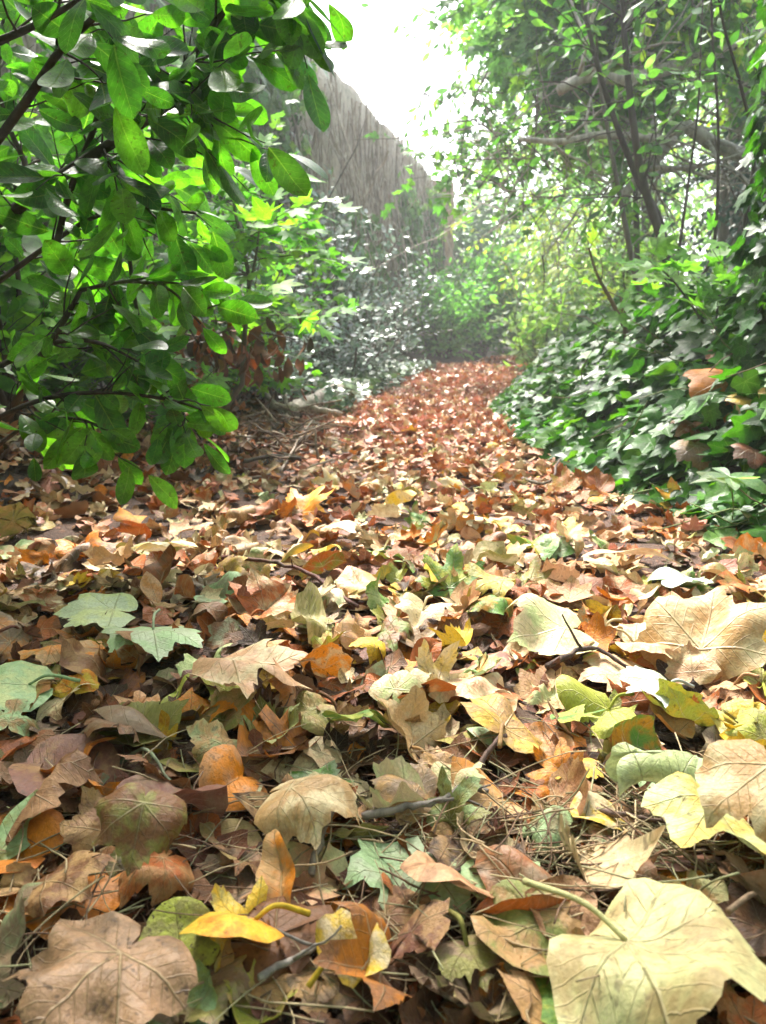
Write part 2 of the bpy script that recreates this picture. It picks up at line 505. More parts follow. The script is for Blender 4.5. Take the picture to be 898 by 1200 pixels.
NEARPAL = dict(tan=3, cream=3.5, rust=5.5, orange=2.2, yellow=1.4, brown=2.6, dark_brown=2.2, purple=1, pink=3, olive=.8, grey_green=.7, yellow_green=.8, grey_brown=1, pale_green=.6)
MIDPAL = dict(rose=3, tan=3, cream=8, rust=6, orange=1.6, yellow=1.0, brown=2.0, purple=1.2, pink=5, yellow_green=.5, pale_green=.4)  # cream-heavy mix: the bright middle of the path put into leaf colour
FARPAL = dict(rust=4, rose=7, pink=5, tan=.8, brown=1.2, purple=2, orange=.6, cream=2.4, yellow=.3, yellow_green=.25)
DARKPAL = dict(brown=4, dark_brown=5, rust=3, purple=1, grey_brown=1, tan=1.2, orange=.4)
frame_x = lambda y, n: rng.uniform(-1, 1, n) * (.53 * y + .12)
near_y = lambda a, b: (lambda n: a + (b - a) * rng.random(n) ** .9)
def clampx(y, n):
    x = frame_x(y, n)
    return np.where(x > xr(y) + .06, xr(y) + .06 - rng.random(n) * .7, x)
path_x = lambda y, n: xl(y) - .1 + rng.random(n) * (xr(y) - xl(y) + .2)
bed_x = lambda y, n: xl(y) + .05 - rng.random(n) * 1.1
mb = MB()
litter(mb, 4200, near_y(.30, 1.3), clampx, ['torn_lo', 'oval_lo', 'torn_lo'], (.010, .03), dict(brown=1.5, dark_brown=6, rust=1.2, purple=1.5), .006, .2, 1.4)  # leaf scraps darkened: shade in the gaps put into their colour
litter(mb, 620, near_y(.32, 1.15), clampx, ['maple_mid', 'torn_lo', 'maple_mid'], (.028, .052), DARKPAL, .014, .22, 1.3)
litter(mb, 700, near_y(.6, 1.6), clampx, ['maple_mid', 'torn_lo', 'maple_mid'], (.028, .052), NEARPAL, .02, .3, 1.4)
litter(mb, 1700, near_y(1.1, 2.3), clampx, ['torn_lo', 'maple_mid', 'maple_mid'], (.022, .052), MIDPAL, .022, .4, 1.6)
litter(mb, 3000, near_y(2.1, 3.5), clampx, ['torn_lo', 'torn_lo', 'maple_mid'], (.018, .048), {**MIDPAL, 'rust': 7, 'rose': 6, 'pink': 6}, .022, .45, 1.6)
tag(mb.build('leaf_litter', leaf_material('near_litter', 'palm', rough=.55, trans=.08, spec=.3, vein_amt=.6, bump=.9)), 'carpet of broken brown leaves lying between the larger leaves', 'leaf litter', kind='stuff')
mb = MB()
litter(mb, 9000, near_y(3.2, 7.0), path_x, ['torn_lo', 'maple_lo', 'torn_lo'], (.025, .06), FARPAL, .025, .5, 1.7)
litter(mb, 7500, near_y(6.8, 14.5), path_x, ['torn_lo', 'maple_lo'], (.04, .085), FARPAL, .035, .5, 1.6)
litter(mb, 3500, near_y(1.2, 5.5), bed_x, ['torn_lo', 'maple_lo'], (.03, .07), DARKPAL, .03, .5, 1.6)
tag(mb.build('leaf_litter', M_LITTER), 'far carpet of small reddish leaves covering the path to its bend', 'leaf litter', kind='stuff')

# heap of leaves where the path bends away
mb = MB()
n = 1500
hx = rng.normal(0, .42, n); hy = rng.normal(0, .22, n)
hz = .16 * np.exp(-(hx / .55) ** 2 - (hy / .3) ** 2)
hc = P(600, 436, 10.4)
pos = np.stack([hc[0] + hx, hc[1] + hy, gz(hc[0] + hx, hc[1] + hy) + hz * rng.uniform(.55, 1.0, n)], 1)
cc = pick([C['rust'], C['purple'], C['pink'], C['brown']], n, .25)
leaves(mb, T['torn_lo'][0], pos, ground_frames(rng.uniform(0, 6.28, n), rng.normal(0, .5, n), rng.normal(0, .5, n), n), rng.uniform(.05, .1, n), cc, cc * .6, fold=.3, k1=1.5, k2=1.5, tip=.3)
tag(mb.build('leaf_heap', M_LITTER), 'low heap of reddish dead leaves where the path bends out of sight', 'leaf heap', kind='stuff')

# ------------------------------------------------------------------ the countable fallen leaves
# px, py = centre in the photograph; w = greatest width in px; tip = where the tip points (0 right, 90 away, 270 towards the viewer); lift = tilt of the tip, roll
HERO = [
    # short name, label, px, py, w, kind, tip, c1, c2, dict
    ('big pale yellow leaf', 'biggest pale yellow-green lobed leaf with a brown patch and long stalk, near the bottom edge', 796, 1168, 268, 'plane', 318, 'big_cream', 'cream', dict(lift=.02, roll=.12, k1=-.35, k2=-.3, wave=.24, spot=.45, stalk=1, z=.035, seed=5, mottle=(.38, .28, .12))),
    ('broad flat brown leaf', 'biggest brown leaf, broad and dry, filling the bottom corner', 102, 1152, 205, 'plane', 240, 'big_brown', 'tan', dict(lift=-.03, roll=.08, k1=-.4, k2=-.35, wave=.40, spot=.7, z=.045, mottle=(.15, .085, .04))),
    ('arched tan leaf', 'tan leaf arched over like a hood, in the litter above the folded orange-tan leaf', 375, 945, 165, 'plane', 345, 'tan', 'cream', dict(lift=-.1, roll=.1, k1=-1.2, k2=-1.7, z=.05)),
    ('drooping brown leaf', 'brown leaf bent downward with an olive yellow edge, standing beside dark litter', 163, 985, 125, 'plane', 265, 'brown', 'olive', dict(lift=-.75, roll=.3, k1=-.9, k2=-1.4, z=.07)),
    ('spotted round leaf', 'small round olive-yellow leaf covered in black spots', 210, 1092, 85, 'round', 110, 'yellow_green', 'olive', dict(lift=.55, roll=.0, k1=.4, k2=.3, spot=1, z=.03)),
    ('curled yellow-orange leaf', 'yellow-orange oval leaf curled over beside the spotted round leaf', 270, 1090, 112, 'round', 200, 'yellow', 'orange', dict(lift=.3, roll=-.5, k1=-.8, k2=-1.0, spot=.4, stalk=1, z=.035)),
    ('folded orange-tan leaf', 'orange-tan leaf folded to a point, leaning upright above the curled yellow-orange leaf', 332, 1035, 105, 'long', 105, 'tan', 'orange', dict(lift=.5, roll=.5, fold=.8, k1=.3, k2=.3, z=.03)),
    ('yellow fan leaf', 'pale yellow fan-shaped leaf with an orange flap and a thick stalk', 415, 1105, 92, 'fan', 45, 'yellow', 'cream', dict(lift=.35, roll=-.2, k1=.5, k2=.5, stalk=1, z=.03)),
    ('wide mint leaf', 'wide mint green leaf lying flat under a grey twig', 482, 1030, 165, 'plane', 250, 'mint', 'grey_green', dict(lift=-.05, roll=.05, k1=-.2, k2=-.2, z=.02)),
    ('round mint leaf', 'pale mint round leaf at the end of the grey twig', 592, 1012, 88, 'round', 20, 'mint', 'pale_green', dict(lift=.15, roll=.1, k1=-.4, k2=-.3, z=.03)),
    ('brown and green leaf', 'small leaf half brown and half green with a bent stalk, above the bottom edge', 556, 1118, 95, 'plane', 285, 'olive', 'grey_brown', dict(lift=.0, roll=.1, k1=-.5, k2=-.6, stalk=1, z=.03)),
    ('rust boat-shaped leaf', 'rust brown leaf curled like a boat in front of the round mint leaf', 608, 1058, 105, 'oval', 10, 'rust', 'brown', dict(lift=.1, roll=.1, fold=.9, k1=.8, k2=1.5, z=.03)),
    ('pink-brown cupped leaf', 'pinkish brown cupped leaf with an upturned rim beside the rust boat-shaped leaf', 664, 1060, 85, 'round', 60, 'pink', 'brown', dict(lift=.5, roll=-.2, k1=.9, k2=1.0, z=.03)),
    ('bright green leaf', 'bright green leaf poking out from under the biggest pale yellow leaf', 662, 1168, 85, 'round', 270, 'green', 'yellow_green', dict(lift=.1, roll=.1, k1=-.3, k2=-.3, z=.02)),
    ('tan edge leaf', 'large veined tan leaf cut by the photo edge, hanging down', 905, 955, 170, 'plane', 255, 'tan', 'cream', dict(lift=-.45, roll=-.2, k1=-.5, k2=-.4, z=.08)),
    ('white-veined green leaf', 'mint green leaf streaked with white, with a yellow-green rim', 815, 912, 128, 'plane', 20, 'mint', 'pale_green', dict(lift=.1, roll=.15, k1=-.5, k2=-.4, z=.03)),
    ('cream round leaf', 'small clean cream round leaf with smooth edge', 698, 946, 62, 'round', 200, 'cream', 'yellow', dict(lift=.2, roll=.1, k1=-.4, k2=-.3, z=.03)),
    ('blue-grey leaf', 'pale blue-grey leaf showing its underside and dark veins', 765, 815, 98, 'plane', 210, 'blue_grey', 'grey_green', dict(lift=.25, roll=.25, k1=-.5, k2=-.4, spot=.2, stalk=1, z=.03)),
    ('large folded tan leaf', 'large tan leaf folded along its midrib, standing on its edge', 825, 758, 150, 'plane', 60, 'tan', 'cream', dict(lift=.65, roll=.2, fold=.35, k1=-.4, k2=-.5, z=.03)),
    ('pointed pink-tan leaf', 'glossy pinkish tan lobed leaf with long sharp points', 305, 790, 190, 'maple', 335, 'pink', 'cream', dict(lift=-.08, roll=.15, k1=-.5, k2=-.4, z=.045)),
    ('upturned grey-green leaf', 'grey-green lobed leaf upside down with pale veins', 182, 745, 125, 'plane', 290, 'grey_green', 'mint', dict(lift=.0, roll=.1, k1=-.4, k2=-.3, stalk=1, z=.04)),
    ('pale pointed green leaf', 'pale grey-green leaf lying behind the upturned grey-green leaf', 108, 712, 110, 'plane', 190, 'grey_green', 'pale_green', dict(lift=.1, roll=.1, k1=-.3, k2=-.3, z=.04)),
    ('green and yellow leaf', 'fresh green lobed leaf with yellow side lobes, tip up', 530, 682, 100, 'maple', 75, 'green', 'yellow_green', dict(lift=.75, roll=-.1, k1=.2, k2=.2, z=.02)),
    ('bright orange leaf', 'bright orange lobed leaf standing up where the brush pile meets the path', 362, 598, 95, 'maple', 60, 'orange', 'yellow', dict(lift=.6, roll=.1, k1=-.3, k2=.3, z=.02)),
    ('yellow-green torn leaf', 'bright yellow-green lobed leaf on edge beside cream leaves', 428, 850, 120, 'maple', 345, 'yellow_green', 'green', dict(lift=.1, roll=.55, k1=-.4, k2=-.5, z=.035)),
    ('orange-brown crumpled leaf', 'orange-brown crumpled leaf in the shade below the grey rolled leaf', 98, 890, 105, 'plane', 30, 'orange', 'rust', dict(lift=.35, roll=.3, k1=.7, k2=.8, wave=.12, z=.03)),
    ('cream spreading leaf', 'large cream leaf spreading flat in the bright middle of the path', 640, 742, 125, 'plane', 200, 'cream', 'pale_green', dict(lift=.05, roll=.12, k1=-.3, k2=-.3, z=.04)),
    ('pale cyan leaf', 'pale grey-green leaf lying flat in front of the ivy bank', 800, 676, 80, 'plane', 20, 'blue_grey', 'mint', dict(lift=.1, roll=.1, k1=-.3, k2=-.3, z=.04)),
    ('golden standing leaf', 'golden yellow leaf standing upright against the foot of the ivy', 792, 590, 62, 'maple', 95, 'yellow', 'orange', dict(lift=.9, roll=.1, k1=.2, k2=.4, z=.01)),
    ('rust upright leaf', 'rust brown leaf standing on edge before the shrub', 190, 682, 72, 'oval', 80, 'rust', 'brown', dict(lift=.7, roll=.2, fold=.6, k1=.3, k2=.8, z=.02)),
    ('cream pointed leaf', 'cream and yellow pointed leaf on the shaded litter before the shrub', 198, 645, 100, 'maple', 350, 'cream', 'yellow', dict(lift=.15, roll=.3, k1=-.5, k2=-.6, z=.04)),
    ('narrow yellow-green leaf', 'narrow yellow-green leaf standing in dark litter', 203, 818, 58, 'long', 60, 'yellow_green', 'olive', dict(lift=.6, roll=.1, k1=.3, k2=.4, z=.01)),
    ('small yellow leaf', 'small yellow leaf with a brown centre in the shade', 88, 798, 52, 'fan', 100, 'yellow', 'orange', dict(lift=.3, roll=.1, k1=-.6, k2=-.6, z=.03)),
    ('stalked green leaf', 'pale green leaf cut by the photo edge with its stalk pointing inward', 5, 805, 95, 'round', 200, 'mint', 'pale_green', dict(lift=.1, roll=.2, k1=-.3, k2=-.3, stalk=1, z=.03)),
    ('grey rolled leaf', 'dull grey-brown leaf rolled into a tube', 160, 845, 120, 'oval', 345, 'grey_brown', 'brown', dict(lift=.05, roll=.2, k1=-.4, k2=-3.6, z=.03)),
    ('striped tan leaf', 'tan leaf with an orange base beside the upturned grey-green leaf', 85, 765, 105, 'plane', 320, 'tan', 'orange', dict(lift=.1, roll=.2, k1=-.7, k2=-.6, z=.03)),
    ('green edged leaf', 'green leaf seen edge-on with jagged teeth beside the blue-grey leaf', 682, 838, 90, 'maple', 10, 'green', 'yellow_green', dict(lift=.1, roll=.3, k1=-.6, k2=-.6, z=.03)),
    ('tan-yellow leaf', 'tan-yellow leaf with a torn corner above the cream round leaf', 682, 897, 70, 'plane', 330, 'yellow', 'tan', dict(lift=.2, roll=.1, k1=-.7, k2=-.5, z=.03)),
    ('cream and green leaf', 'cream leaf with green base in the middle of the litter', 540, 900, 78, 'plane', 20, 'cream', 'pale_green', dict(lift=.2, roll=.15, k1=-.6, k2=-.6, z=.035)),
    ('rust rolled leaf', 'rust red rolled leaf beside a bare twig', 618, 917, 62, 'oval', 350, 'rust', 'orange', dict(lift=.1, roll=.2, k1=-.4, k2=-2.4, z=.02)),
    ('tiny orange leaf', 'tiny orange leaf among pine needles', 815, 1016, 46, 'torn', 350, 'orange', 'yellow', dict(lift=.1, roll=.1, k1=-.3, k2=-.5, z=.02)),
    ('orange-brown leathery leaf', 'orange-brown leathery leaf below the white-veined green leaf', 850, 948, 58, 'oval', 185, 'orange', 'rust', dict(lift=.1, roll=.3, k1=-.5, k2=-1.0, z=.03)),
    ('orange toothed leaf', 'orange and yellow toothed leaf standing upright beside the large folded tan leaf', 742, 757, 60, 'maple', 110, 'orange', 'yellow', dict(lift=.7, roll=.2, k1=.4, k2=.5, z=.01)),
    ('olive edge leaf', 'olive green leaf cut by the photo edge, tip up', 890, 862, 88, 'plane', 110, 'olive', 'yellow_green', dict(lift=.4, roll=.3, k1=-.4, k2=-.4, z=.03)),
    ('tan standing leaf', 'tan brown leaf standing half folded behind the green edged leaf', 638, 803, 75, 'plane', 70, 'pink', 'tan', dict(lift=.6, roll=.3, fold=.5, k1=.4, k2=.5, z=.01)),
    ('purple curled leaf', 'purplish brown curled leaf below the cream spreading leaf', 580, 772, 72, 'plane', 10, 'purple', 'pink', dict(lift=.15, roll=.2, k1=-.9, k2=-.9, z=.03)),
    ('long cream leaf', 'long flat cream leaf with an orange end lying across the path edge', 735, 652, 115, 'long', 5, 'cream', 'pink', dict(lift=.05, roll=.25, k1=-.3, k2=-.5, z=.04)),
    ('dull green leaf', 'dull grey-green lobed leaf behind the long cream leaf', 648, 643, 62, 'maple', 100, 'grey_green', 'green', dict(lift=.5, roll=.1, k1=-.3, k2=-.3, z=.02)),
    ('peaked tan leaf', 'pinkish tan leaf folded into a peak in the middle of the path', 402, 746, 68, 'plane', 80, 'pink', 'tan', dict(lift=.5, roll=.1, fold=-.7, k1=-.4, k2=-.5, z=.03)),
    ('lobed yellow leaf', 'greenish yellow lobed leaf standing before the pale cyan leaf', 758, 692, 65, 'maple', 85, 'yellow_green', 'yellow', dict(lift=.6, roll=.2, k1=.3, k2=.4, z=.01)),
    ('tan cone leaf', 'small tan leaf rolled into a cone above the round mint leaf', 532, 967, 58, 'oval', 200, 'tan', 'brown', dict(lift=.1, roll=.2, k1=-.3, k2=-2.6, z=.02)),
    ('grey crumpled leaf', 'greyish tan crumpled leaf above the wide mint leaf', 468, 928, 95, 'plane', 160, 'grey_brown', 'tan', dict(lift=.2, roll=.2, k1=-.7, k2=-.7, wave=.12, z=.03)),
    ('pale tan broad leaf', 'pale tan broad leaf at the foot of the large folded tan leaf', 720, 790, 110, 'plane', 190, 'pink', 'cream', dict(lift=.05, roll=.15, k1=-.4, k2=-.4, z=.02)),
    ('white bright leaf', 'nearly white leaf catching the light beside the yellow-green torn leaf', 470, 800, 80, 'plane', 60, 'cream', 'pale_green', dict(lift=.4, roll=.2, k1=-.5, k2=-.5, z=.03)),
    ('long folded pink leaf', 'long pinkish tan leaf with a fold, across the middle of the litter', 555, 805, 120, 'plane', 335, 'pink', 'cream', dict(lift=.1, roll=.2, k1=-.6, k2=-.8, z=.03)),
    ('jade leaf', 'dull jade green leaf under the long folded pink leaf', 590, 855, 75, 'round', 300, 'mint', 'grey_green', dict(lift=.1, roll=.1, k1=-.3, k2=-.3, z=.02)),
    ('green leaf behind the arched leaf', 'mid green leaf partly hidden behind the arched tan leaf', 385, 910, 90, 'plane', 20, 'green', 'grey_green', dict(lift=.1, roll=.1, k1=-.3, k2=-.3, z=.02)),
    ('shaded brown broad leaf', 'broad brown leaf in deep shade between the spotted round leaf and the bottom edge', 235, 1165, 125, 'plane', 300, 'grey_brown', 'olive', dict(lift=.0, roll=.1, k1=-.3, k2=-.3, z=.015)),
    ('olive straight leaf', 'olive-green leaf at the photo edge above the broad flat brown leaf', 10, 985, 95, 'long', 75, 'mint', 'olive', dict(lift=.5, roll=.2, k1=.2, k2=.3, z=.02)),
    ('brown ruffled leaf', 'brown ruffled leaf with an orange edge above the broad flat brown leaf', 82, 1030, 115, 'plane', 20, 'brown', 'tan', dict(lift=.2, roll=.2, k1=-.6, k2=-.8, wave=.12, z=.03)),
    ('folded yellow-edged leaf', 'tan leaf with yellow edge folded beside the narrow yellow-green leaf', 272, 835, 85, 'plane', 60, 'tan', 'olive', dict(lift=.6, roll=.3, fold=.5, k1=-.3, k2=-.6, z=.02)),
    ('tan leaf below the fan', 'plain tan leaf under the yellow fan leaf', 375, 1150, 95, 'plane', 260, 'tan', 'grey_brown', dict(lift=.05, roll=.1, k1=-.4, k2=-.4, z=.015)),
    ('dim olive leaf', 'olive green leaf with a yellow margin at the top of the bright litter', 330, 655, 70, 'oval', 20, 'olive', 'yellow', dict(lift=.25, roll=.3, k1=-.4, k2=-.8, z=.03)),
    ('cream flat leaf', 'cream leaf lying flat beside the bright orange leaf', 405, 620, 70, 'plane', 0, 'cream', 'pink', dict(lift=.05, roll=.1, k1=-.4, k2=-.4, z=.035)),
    ('yellow lobed leaf by the path', 'clear yellow lobed leaf in front of the bright orange leaf', 385, 645, 48, 'maple', 330, 'yellow', 'yellow_green', dict(lift=.2, roll=.2, k1=-.3, k2=-.3, z=.035)),
]


def leaf_object(kind, p, size, yaw, lift, roll, c1, c2, k1, k2, fold, wave, tip, spot, seed, stalk, label, group, var=None):
    r = np.random.default_rng(seed)
    tm = T[kind][(var if var is not None else seed) % len(T[kind])]
    mb = MB()
    arr = lambda v: np.array([v], float)
    Rm = ground_frames(arr(yaw), arr(lift), arr(roll), 1)
    leaves(mb, tm, np.zeros((1, 3)), Rm, [size], [c1], [c2], fold=arr(fold), k1=arr(k1), k2=arr(k2), wave=wave, tip=arr(tip), spot=spot, centre=.35 if kind in ('maple', 'plane', 'fan', 'round') else .45, r=r, freq=(4, 13))
    mat = M_PALM if kind in ('maple', 'plane', 'fan') else M_PIN
    low = mb.V[0][:, 2].min()
    o = mb.build('fallen_leaf', mat)
    o.location = (p[0], p[1], p[2] - low * .8)
    tag(o, label, 'leaf', group)
    if stalk:
        base = Rm[0] @ np.array([0, -(.35 if mat is M_PALM or kind == 'round' else .45), .0]) * size
        base = mb.V[0][0] if kind != 'oval' else base
        back = -Rm[0][:, 1]
        side = Rm[0][:, 0] * r.uniform(-.25, .25)
        Ls = size * stalk * .75
        pts = smooth_poly([base, base + back * Ls * .4 + side * Ls * .3 + np.array([0, 0, .012]), base + back * Ls + side * Ls + np.array([0, 0, .006])], 6)
        sb = MB(); tube(sb, pts, np.linspace(.0016, .0024, len(pts)), 6, c1 * .9, c1 * .6)
        sb.build('stalk', M_TWIG, o)
    return o


GRP = 'fallen leaves lying on the woodland path'
taken = []
for i, (short, label, px, py, w, kind, tip, a, bb, d) in enumerate(HERO):
    g = G(px, py, d.get('z', .02) + .01)
    dist = np.linalg.norm(g - np.array([0, 0, CAMH]))
    wid = {'maple': 1.75, 'plane': 1.75, 'fan': 1.7, 'round': 1.45, 'oval': 1.0, 'long': 1.0, 'torn': 1.1}[kind]
    size = w * dist / FPX / wid * 1.04
    c1 = C[a] * np.random.default_rng(i).uniform(.92, 1.08); c2 = C[bb]
    if 'mottle' in d: c2 = np.array(d['mottle'])
    g[2] -= .012
    leaf_object(kind, g, size, R(tip), d.get('lift', 0), d.get('roll', 0), c1, c2, d.get('k1', .2), d.get('k2', .2), d.get('fold', .1), d.get('wave', .15), d.get('tip', -.08), d.get('spot', .15), d.get('seed', 100 + i), d.get('stalk', 0), label, GRP)
    taken.append((px, py, w, short))

# the other leaves one can tell apart: described by their look and by the catalogued leaf beside them
ar = np.random.default_rng(23)
used = set(h[1] for h in HERO)
SHAPEW = {'maple': 'lobed', 'plane': 'broad', 'fan': 'fan-shaped', 'round': 'round', 'oval': 'oval', 'long': 'narrow', 'torn': 'torn'}
placed = [(t[0], t[1], t[2] * .42) for t in taken]
count, tries = 0, 0
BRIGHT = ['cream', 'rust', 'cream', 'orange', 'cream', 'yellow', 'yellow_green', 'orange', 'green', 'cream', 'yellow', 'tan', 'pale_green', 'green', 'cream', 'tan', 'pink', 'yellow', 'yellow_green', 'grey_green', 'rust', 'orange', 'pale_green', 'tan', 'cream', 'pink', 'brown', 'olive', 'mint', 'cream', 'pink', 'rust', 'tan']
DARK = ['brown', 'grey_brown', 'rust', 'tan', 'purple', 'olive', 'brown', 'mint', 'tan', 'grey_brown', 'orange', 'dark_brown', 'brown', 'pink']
NHERO = len(HERO)
while count < 296 - NHERO and tries < 60000:
    tries += 1
    py = 575 + 630 * ar.random() ** 1.1; px = ar.uniform(-5, 903)
    if py < 640 and (px < 250 + (640 - py) * 1.2 or px > 690 - (640 - py) * .4): continue
    g = G(px, py)
    if g[0] > xr(g[1]) - .02 or g[0] < xl(g[1]) - .4: continue
    dist = np.linalg.norm(g - np.array([0, 0, CAMH]))
    size_m = ar.uniform(.036, .072)
    wpx = size_m * 1.6 * FPX / dist
    if any((px - q[0]) ** 2 + ((py - q[1]) * 1.5) ** 2 < (q[2] * .55 + wpx * .20) ** 2 for q in placed): continue
    placed.append((px, py, wpx * .55))
    bright = ar.random() < (np.clip((px - 150) / 300, .1, 1) * np.clip((1080 - py) / 250, .25, 1))  # light patch and shaded corner put into the choice of leaf colours
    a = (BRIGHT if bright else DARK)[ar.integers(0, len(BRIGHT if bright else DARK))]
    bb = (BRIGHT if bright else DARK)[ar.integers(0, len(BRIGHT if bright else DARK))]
    kind = ['plane', 'maple', 'plane', 'oval', 'plane', 'torn', 'maple', 'maple', 'torn', 'fan', 'plane', 'round'][ar.integers(0, 12)]
    stt = ar.integers(0, 5)
    lift, roll, k1, k2, fold = ar.normal(.1, .2), ar.normal(0, .25), ar.uniform(-1.0, .5), ar.uniform(-1.0, .6), ar.uniform(-.1, .35)
    state = 'lying flat'
    if stt == 0: k2 = ar.uniform(1.6, 2.8) * (1 if ar.random() < .5 else -1); state = 'rolled up'
    if stt == 1: lift = ar.uniform(.6, 1.0); state = 'standing up'
    if stt == 2: fold = ar.uniform(.6, .95); state = 'folded'
    if stt == 3: k1 = ar.uniform(1., 1.7) * (1 if ar.random() < .6 else -1); k2 = k1 * .7; state = 'curled'
    near = sorted(taken, key=lambda t: (t[0] - px) ** 2 + ((t[1] - py) * 1.3) ** 2)[:6]
    sz = 'small' if wpx < 48 else ('mid-sized' if wpx < 75 else 'large')
    label = None
    opts = []
    for t in near:
        dx, dy = px - t[0], py - t[1]
        rel = 'beside' if abs(dx) > abs(dy) * 1.3 else ('just behind' if dy < 0 else 'just in front of')
        opts.append((rel, t[3]))
    for rel, nm in opts:
        for form in (f'{sz} {WORD[a]} {SHAPEW[kind]} leaf {state} {rel} the {nm}', f'{sz} {WORD[a]} {SHAPEW[kind]} leaf tinged {WORD[bb]}, {rel} the {nm}'):
            if len(form.split()) > 16: continue
            key = f'{WORD[a]} {SHAPEW[kind]} {rel} {nm}'
            if form not in used and key not in used and label is None:
                label = form; used.add(form); used.add(key)
    if label is None: continue
    jit = ar.uniform(.85, 1.15)
    kw = {'maple': 1.0, 'plane': 1.0, 'fan': .85, 'round': 1.0, 'oval': 1.5, 'long': 1.7, 'torn': 1.25}[kind]
    g = g + np.array([0, 0, .010 + ar.random() * .014])
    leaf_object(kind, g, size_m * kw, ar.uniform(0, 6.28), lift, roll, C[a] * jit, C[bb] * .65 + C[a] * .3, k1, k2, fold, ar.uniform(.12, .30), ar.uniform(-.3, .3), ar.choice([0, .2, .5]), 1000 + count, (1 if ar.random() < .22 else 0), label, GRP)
    count += 1
print('auto leaves', count, tries)

# ------------------------------------------------------------------ growing plants
def wander(start, d, length, n, wob, pull, r):
    """a curved shoot"""
    d = np.asarray(d, float); d = d / np.linalg.norm(d)
    p = np.asarray(start, float); out = [p]
    for i in range(n):
        d = d + r.normal(0, wob, 3) + np.asarray(pull) / n
        d /= np.linalg.norm(d)
        p = p + d * length / n; out.append(p)
    return np.array(out)


def side_dir(t, ang, r, flat=0.0):
    v = r.normal(0, 1, 3); v[2] *= (1 - flat)
    v -= t * (v @ t); v /= np.linalg.norm(v) + 1e-9
    return t * math.cos(ang) + v * math.sin(ang)


class Plant:
    def __init__(s, seed, bark, bark2=None):
        s.r = np.random.default_rng(seed); s.wood = MB(); s.bark = np.array(bark); s.bark2 = np.array(bark2) if bark2 is not None else s.bark * .5
        s.twigs = []

    def stem(s, poly, r0, r1, k=7, rough=.06):
        tube(s.wood, poly, np.linspace(r0, r1, len(poly)), k, s.bark, s.bark2, rough=rough)

    def shoots(s, poly, n, length, r0, lo=.2, hi=1.0, ang=(.5, 1.1), wob=.12, pull=(0, 0, 0), flat=0.0, steps=6, k=4, keep=True, bias=None):
        out = []
        for _ in range(n):
            t = s.r.uniform(lo, hi); f = t * (len(poly) - 1); i = min(int(f), len(poly) - 2)
            p = poly[i] + (poly[i + 1] - poly[i]) * (f - i)
            tg = poly[i + 1] - poly[i]; tg = tg / (np.linalg.norm(tg) + 1e-9)
            d = side_dir(tg, s.r.uniform(*ang), s.r, flat)
            if bias is not None:
                d = d + np.asarray(bias)
            L = s.r.uniform(*length)
            q = wander(p, d, L, steps, wob, pull, s.r)
            tube(s.wood, q, np.linspace(r0, r0 * .35, len(q)), k, s.bark, s.bark2)
            out.append(q)
            if keep: s.twigs.append(q)
        return out

    def foliage(s, mb, kind, spacing, size, pal, droop=.3, normal=(0, -.2, 1), nspread=.5, start=.15, fold=.15, k1=.5, k2=.3, wave=.04, jit=.2, per=1, twigs=None, c2=.6, spot=0, out=.9):
        pos, ax, nr = [], [], []
        for q in (twigs if twigs is not None else s.twigs):
            seg = np.linalg.norm(np.diff(q, axis=0), axis=1).sum()
            m = max(int(seg / spacing), 1)
            side = s.r.choice([-1, 1])
            for j in range(m + 1):
                t = start + (1 - start) * j / m
                f = t * (len(q) - 1); i = min(int(f), len(q) - 2)
                tg = q[i + 1] - q[i]; tg = tg / (np.linalg.norm(tg) + 1e-9)
                for _ in range(per):
                    sd = np.cross(tg, np.array([0, 0, 1]) + s.r.normal(0, .4, 3)); sd /= np.linalg.norm(sd) + 1e-9
                    d = tg * .6 + sd * side * out + np.array([0, 0, -droop]) + s.r.normal(0, .22, 3)
                    if j == m: d = tg + s.r.normal(0, .2, 3) + np.array([0, 0, -droop])
                    pos.append(q[i] + (q[i + 1] - q[i]) * (f - i) + d / np.linalg.norm(d) * .008); ax.append(d); nr.append(np.asarray(normal) + s.r.normal(0, nspread, 3))
                    side = -side
        pos, ax, nr = np.array(pos), np.array(ax), np.array(nr)
        N = len(pos); cc = pick(pal, N, jit, s.r)
        which = s.r.integers(0, len(T[kind]), N)
        for ti, tm in enumerate(T[kind]):
            w = which == ti
            if w.any():
                leaves(mb, tm, pos[w], frames(ax[w], nr[w]), s.r.uniform(*size, int(w.sum())), cc[w], cc[w] * c2, fold=fold, k1=k1, k2=k2, wave=wave, tip=.08, r=s.r, spot=spot)
        return N


def off(poly, loc):
    return np.asarray(poly) - np.asarray(loc)


def finish(pl, fol, name, label, cat, base, wood_name, fol_name, fol_mat, group=None, wood_mat=None):
    e = empty(name, base, label, cat, group)
    pl.wood.build(wood_name, wood_mat or M_BARK, e, loc=base)
    fol.build(fol_name, fol_mat, e, loc=base)
    return e


# ---- the big laurel hanging into the picture
def px_poly(*pts, m=5):
    return smooth_poly([P(*p) for p in pts], m)


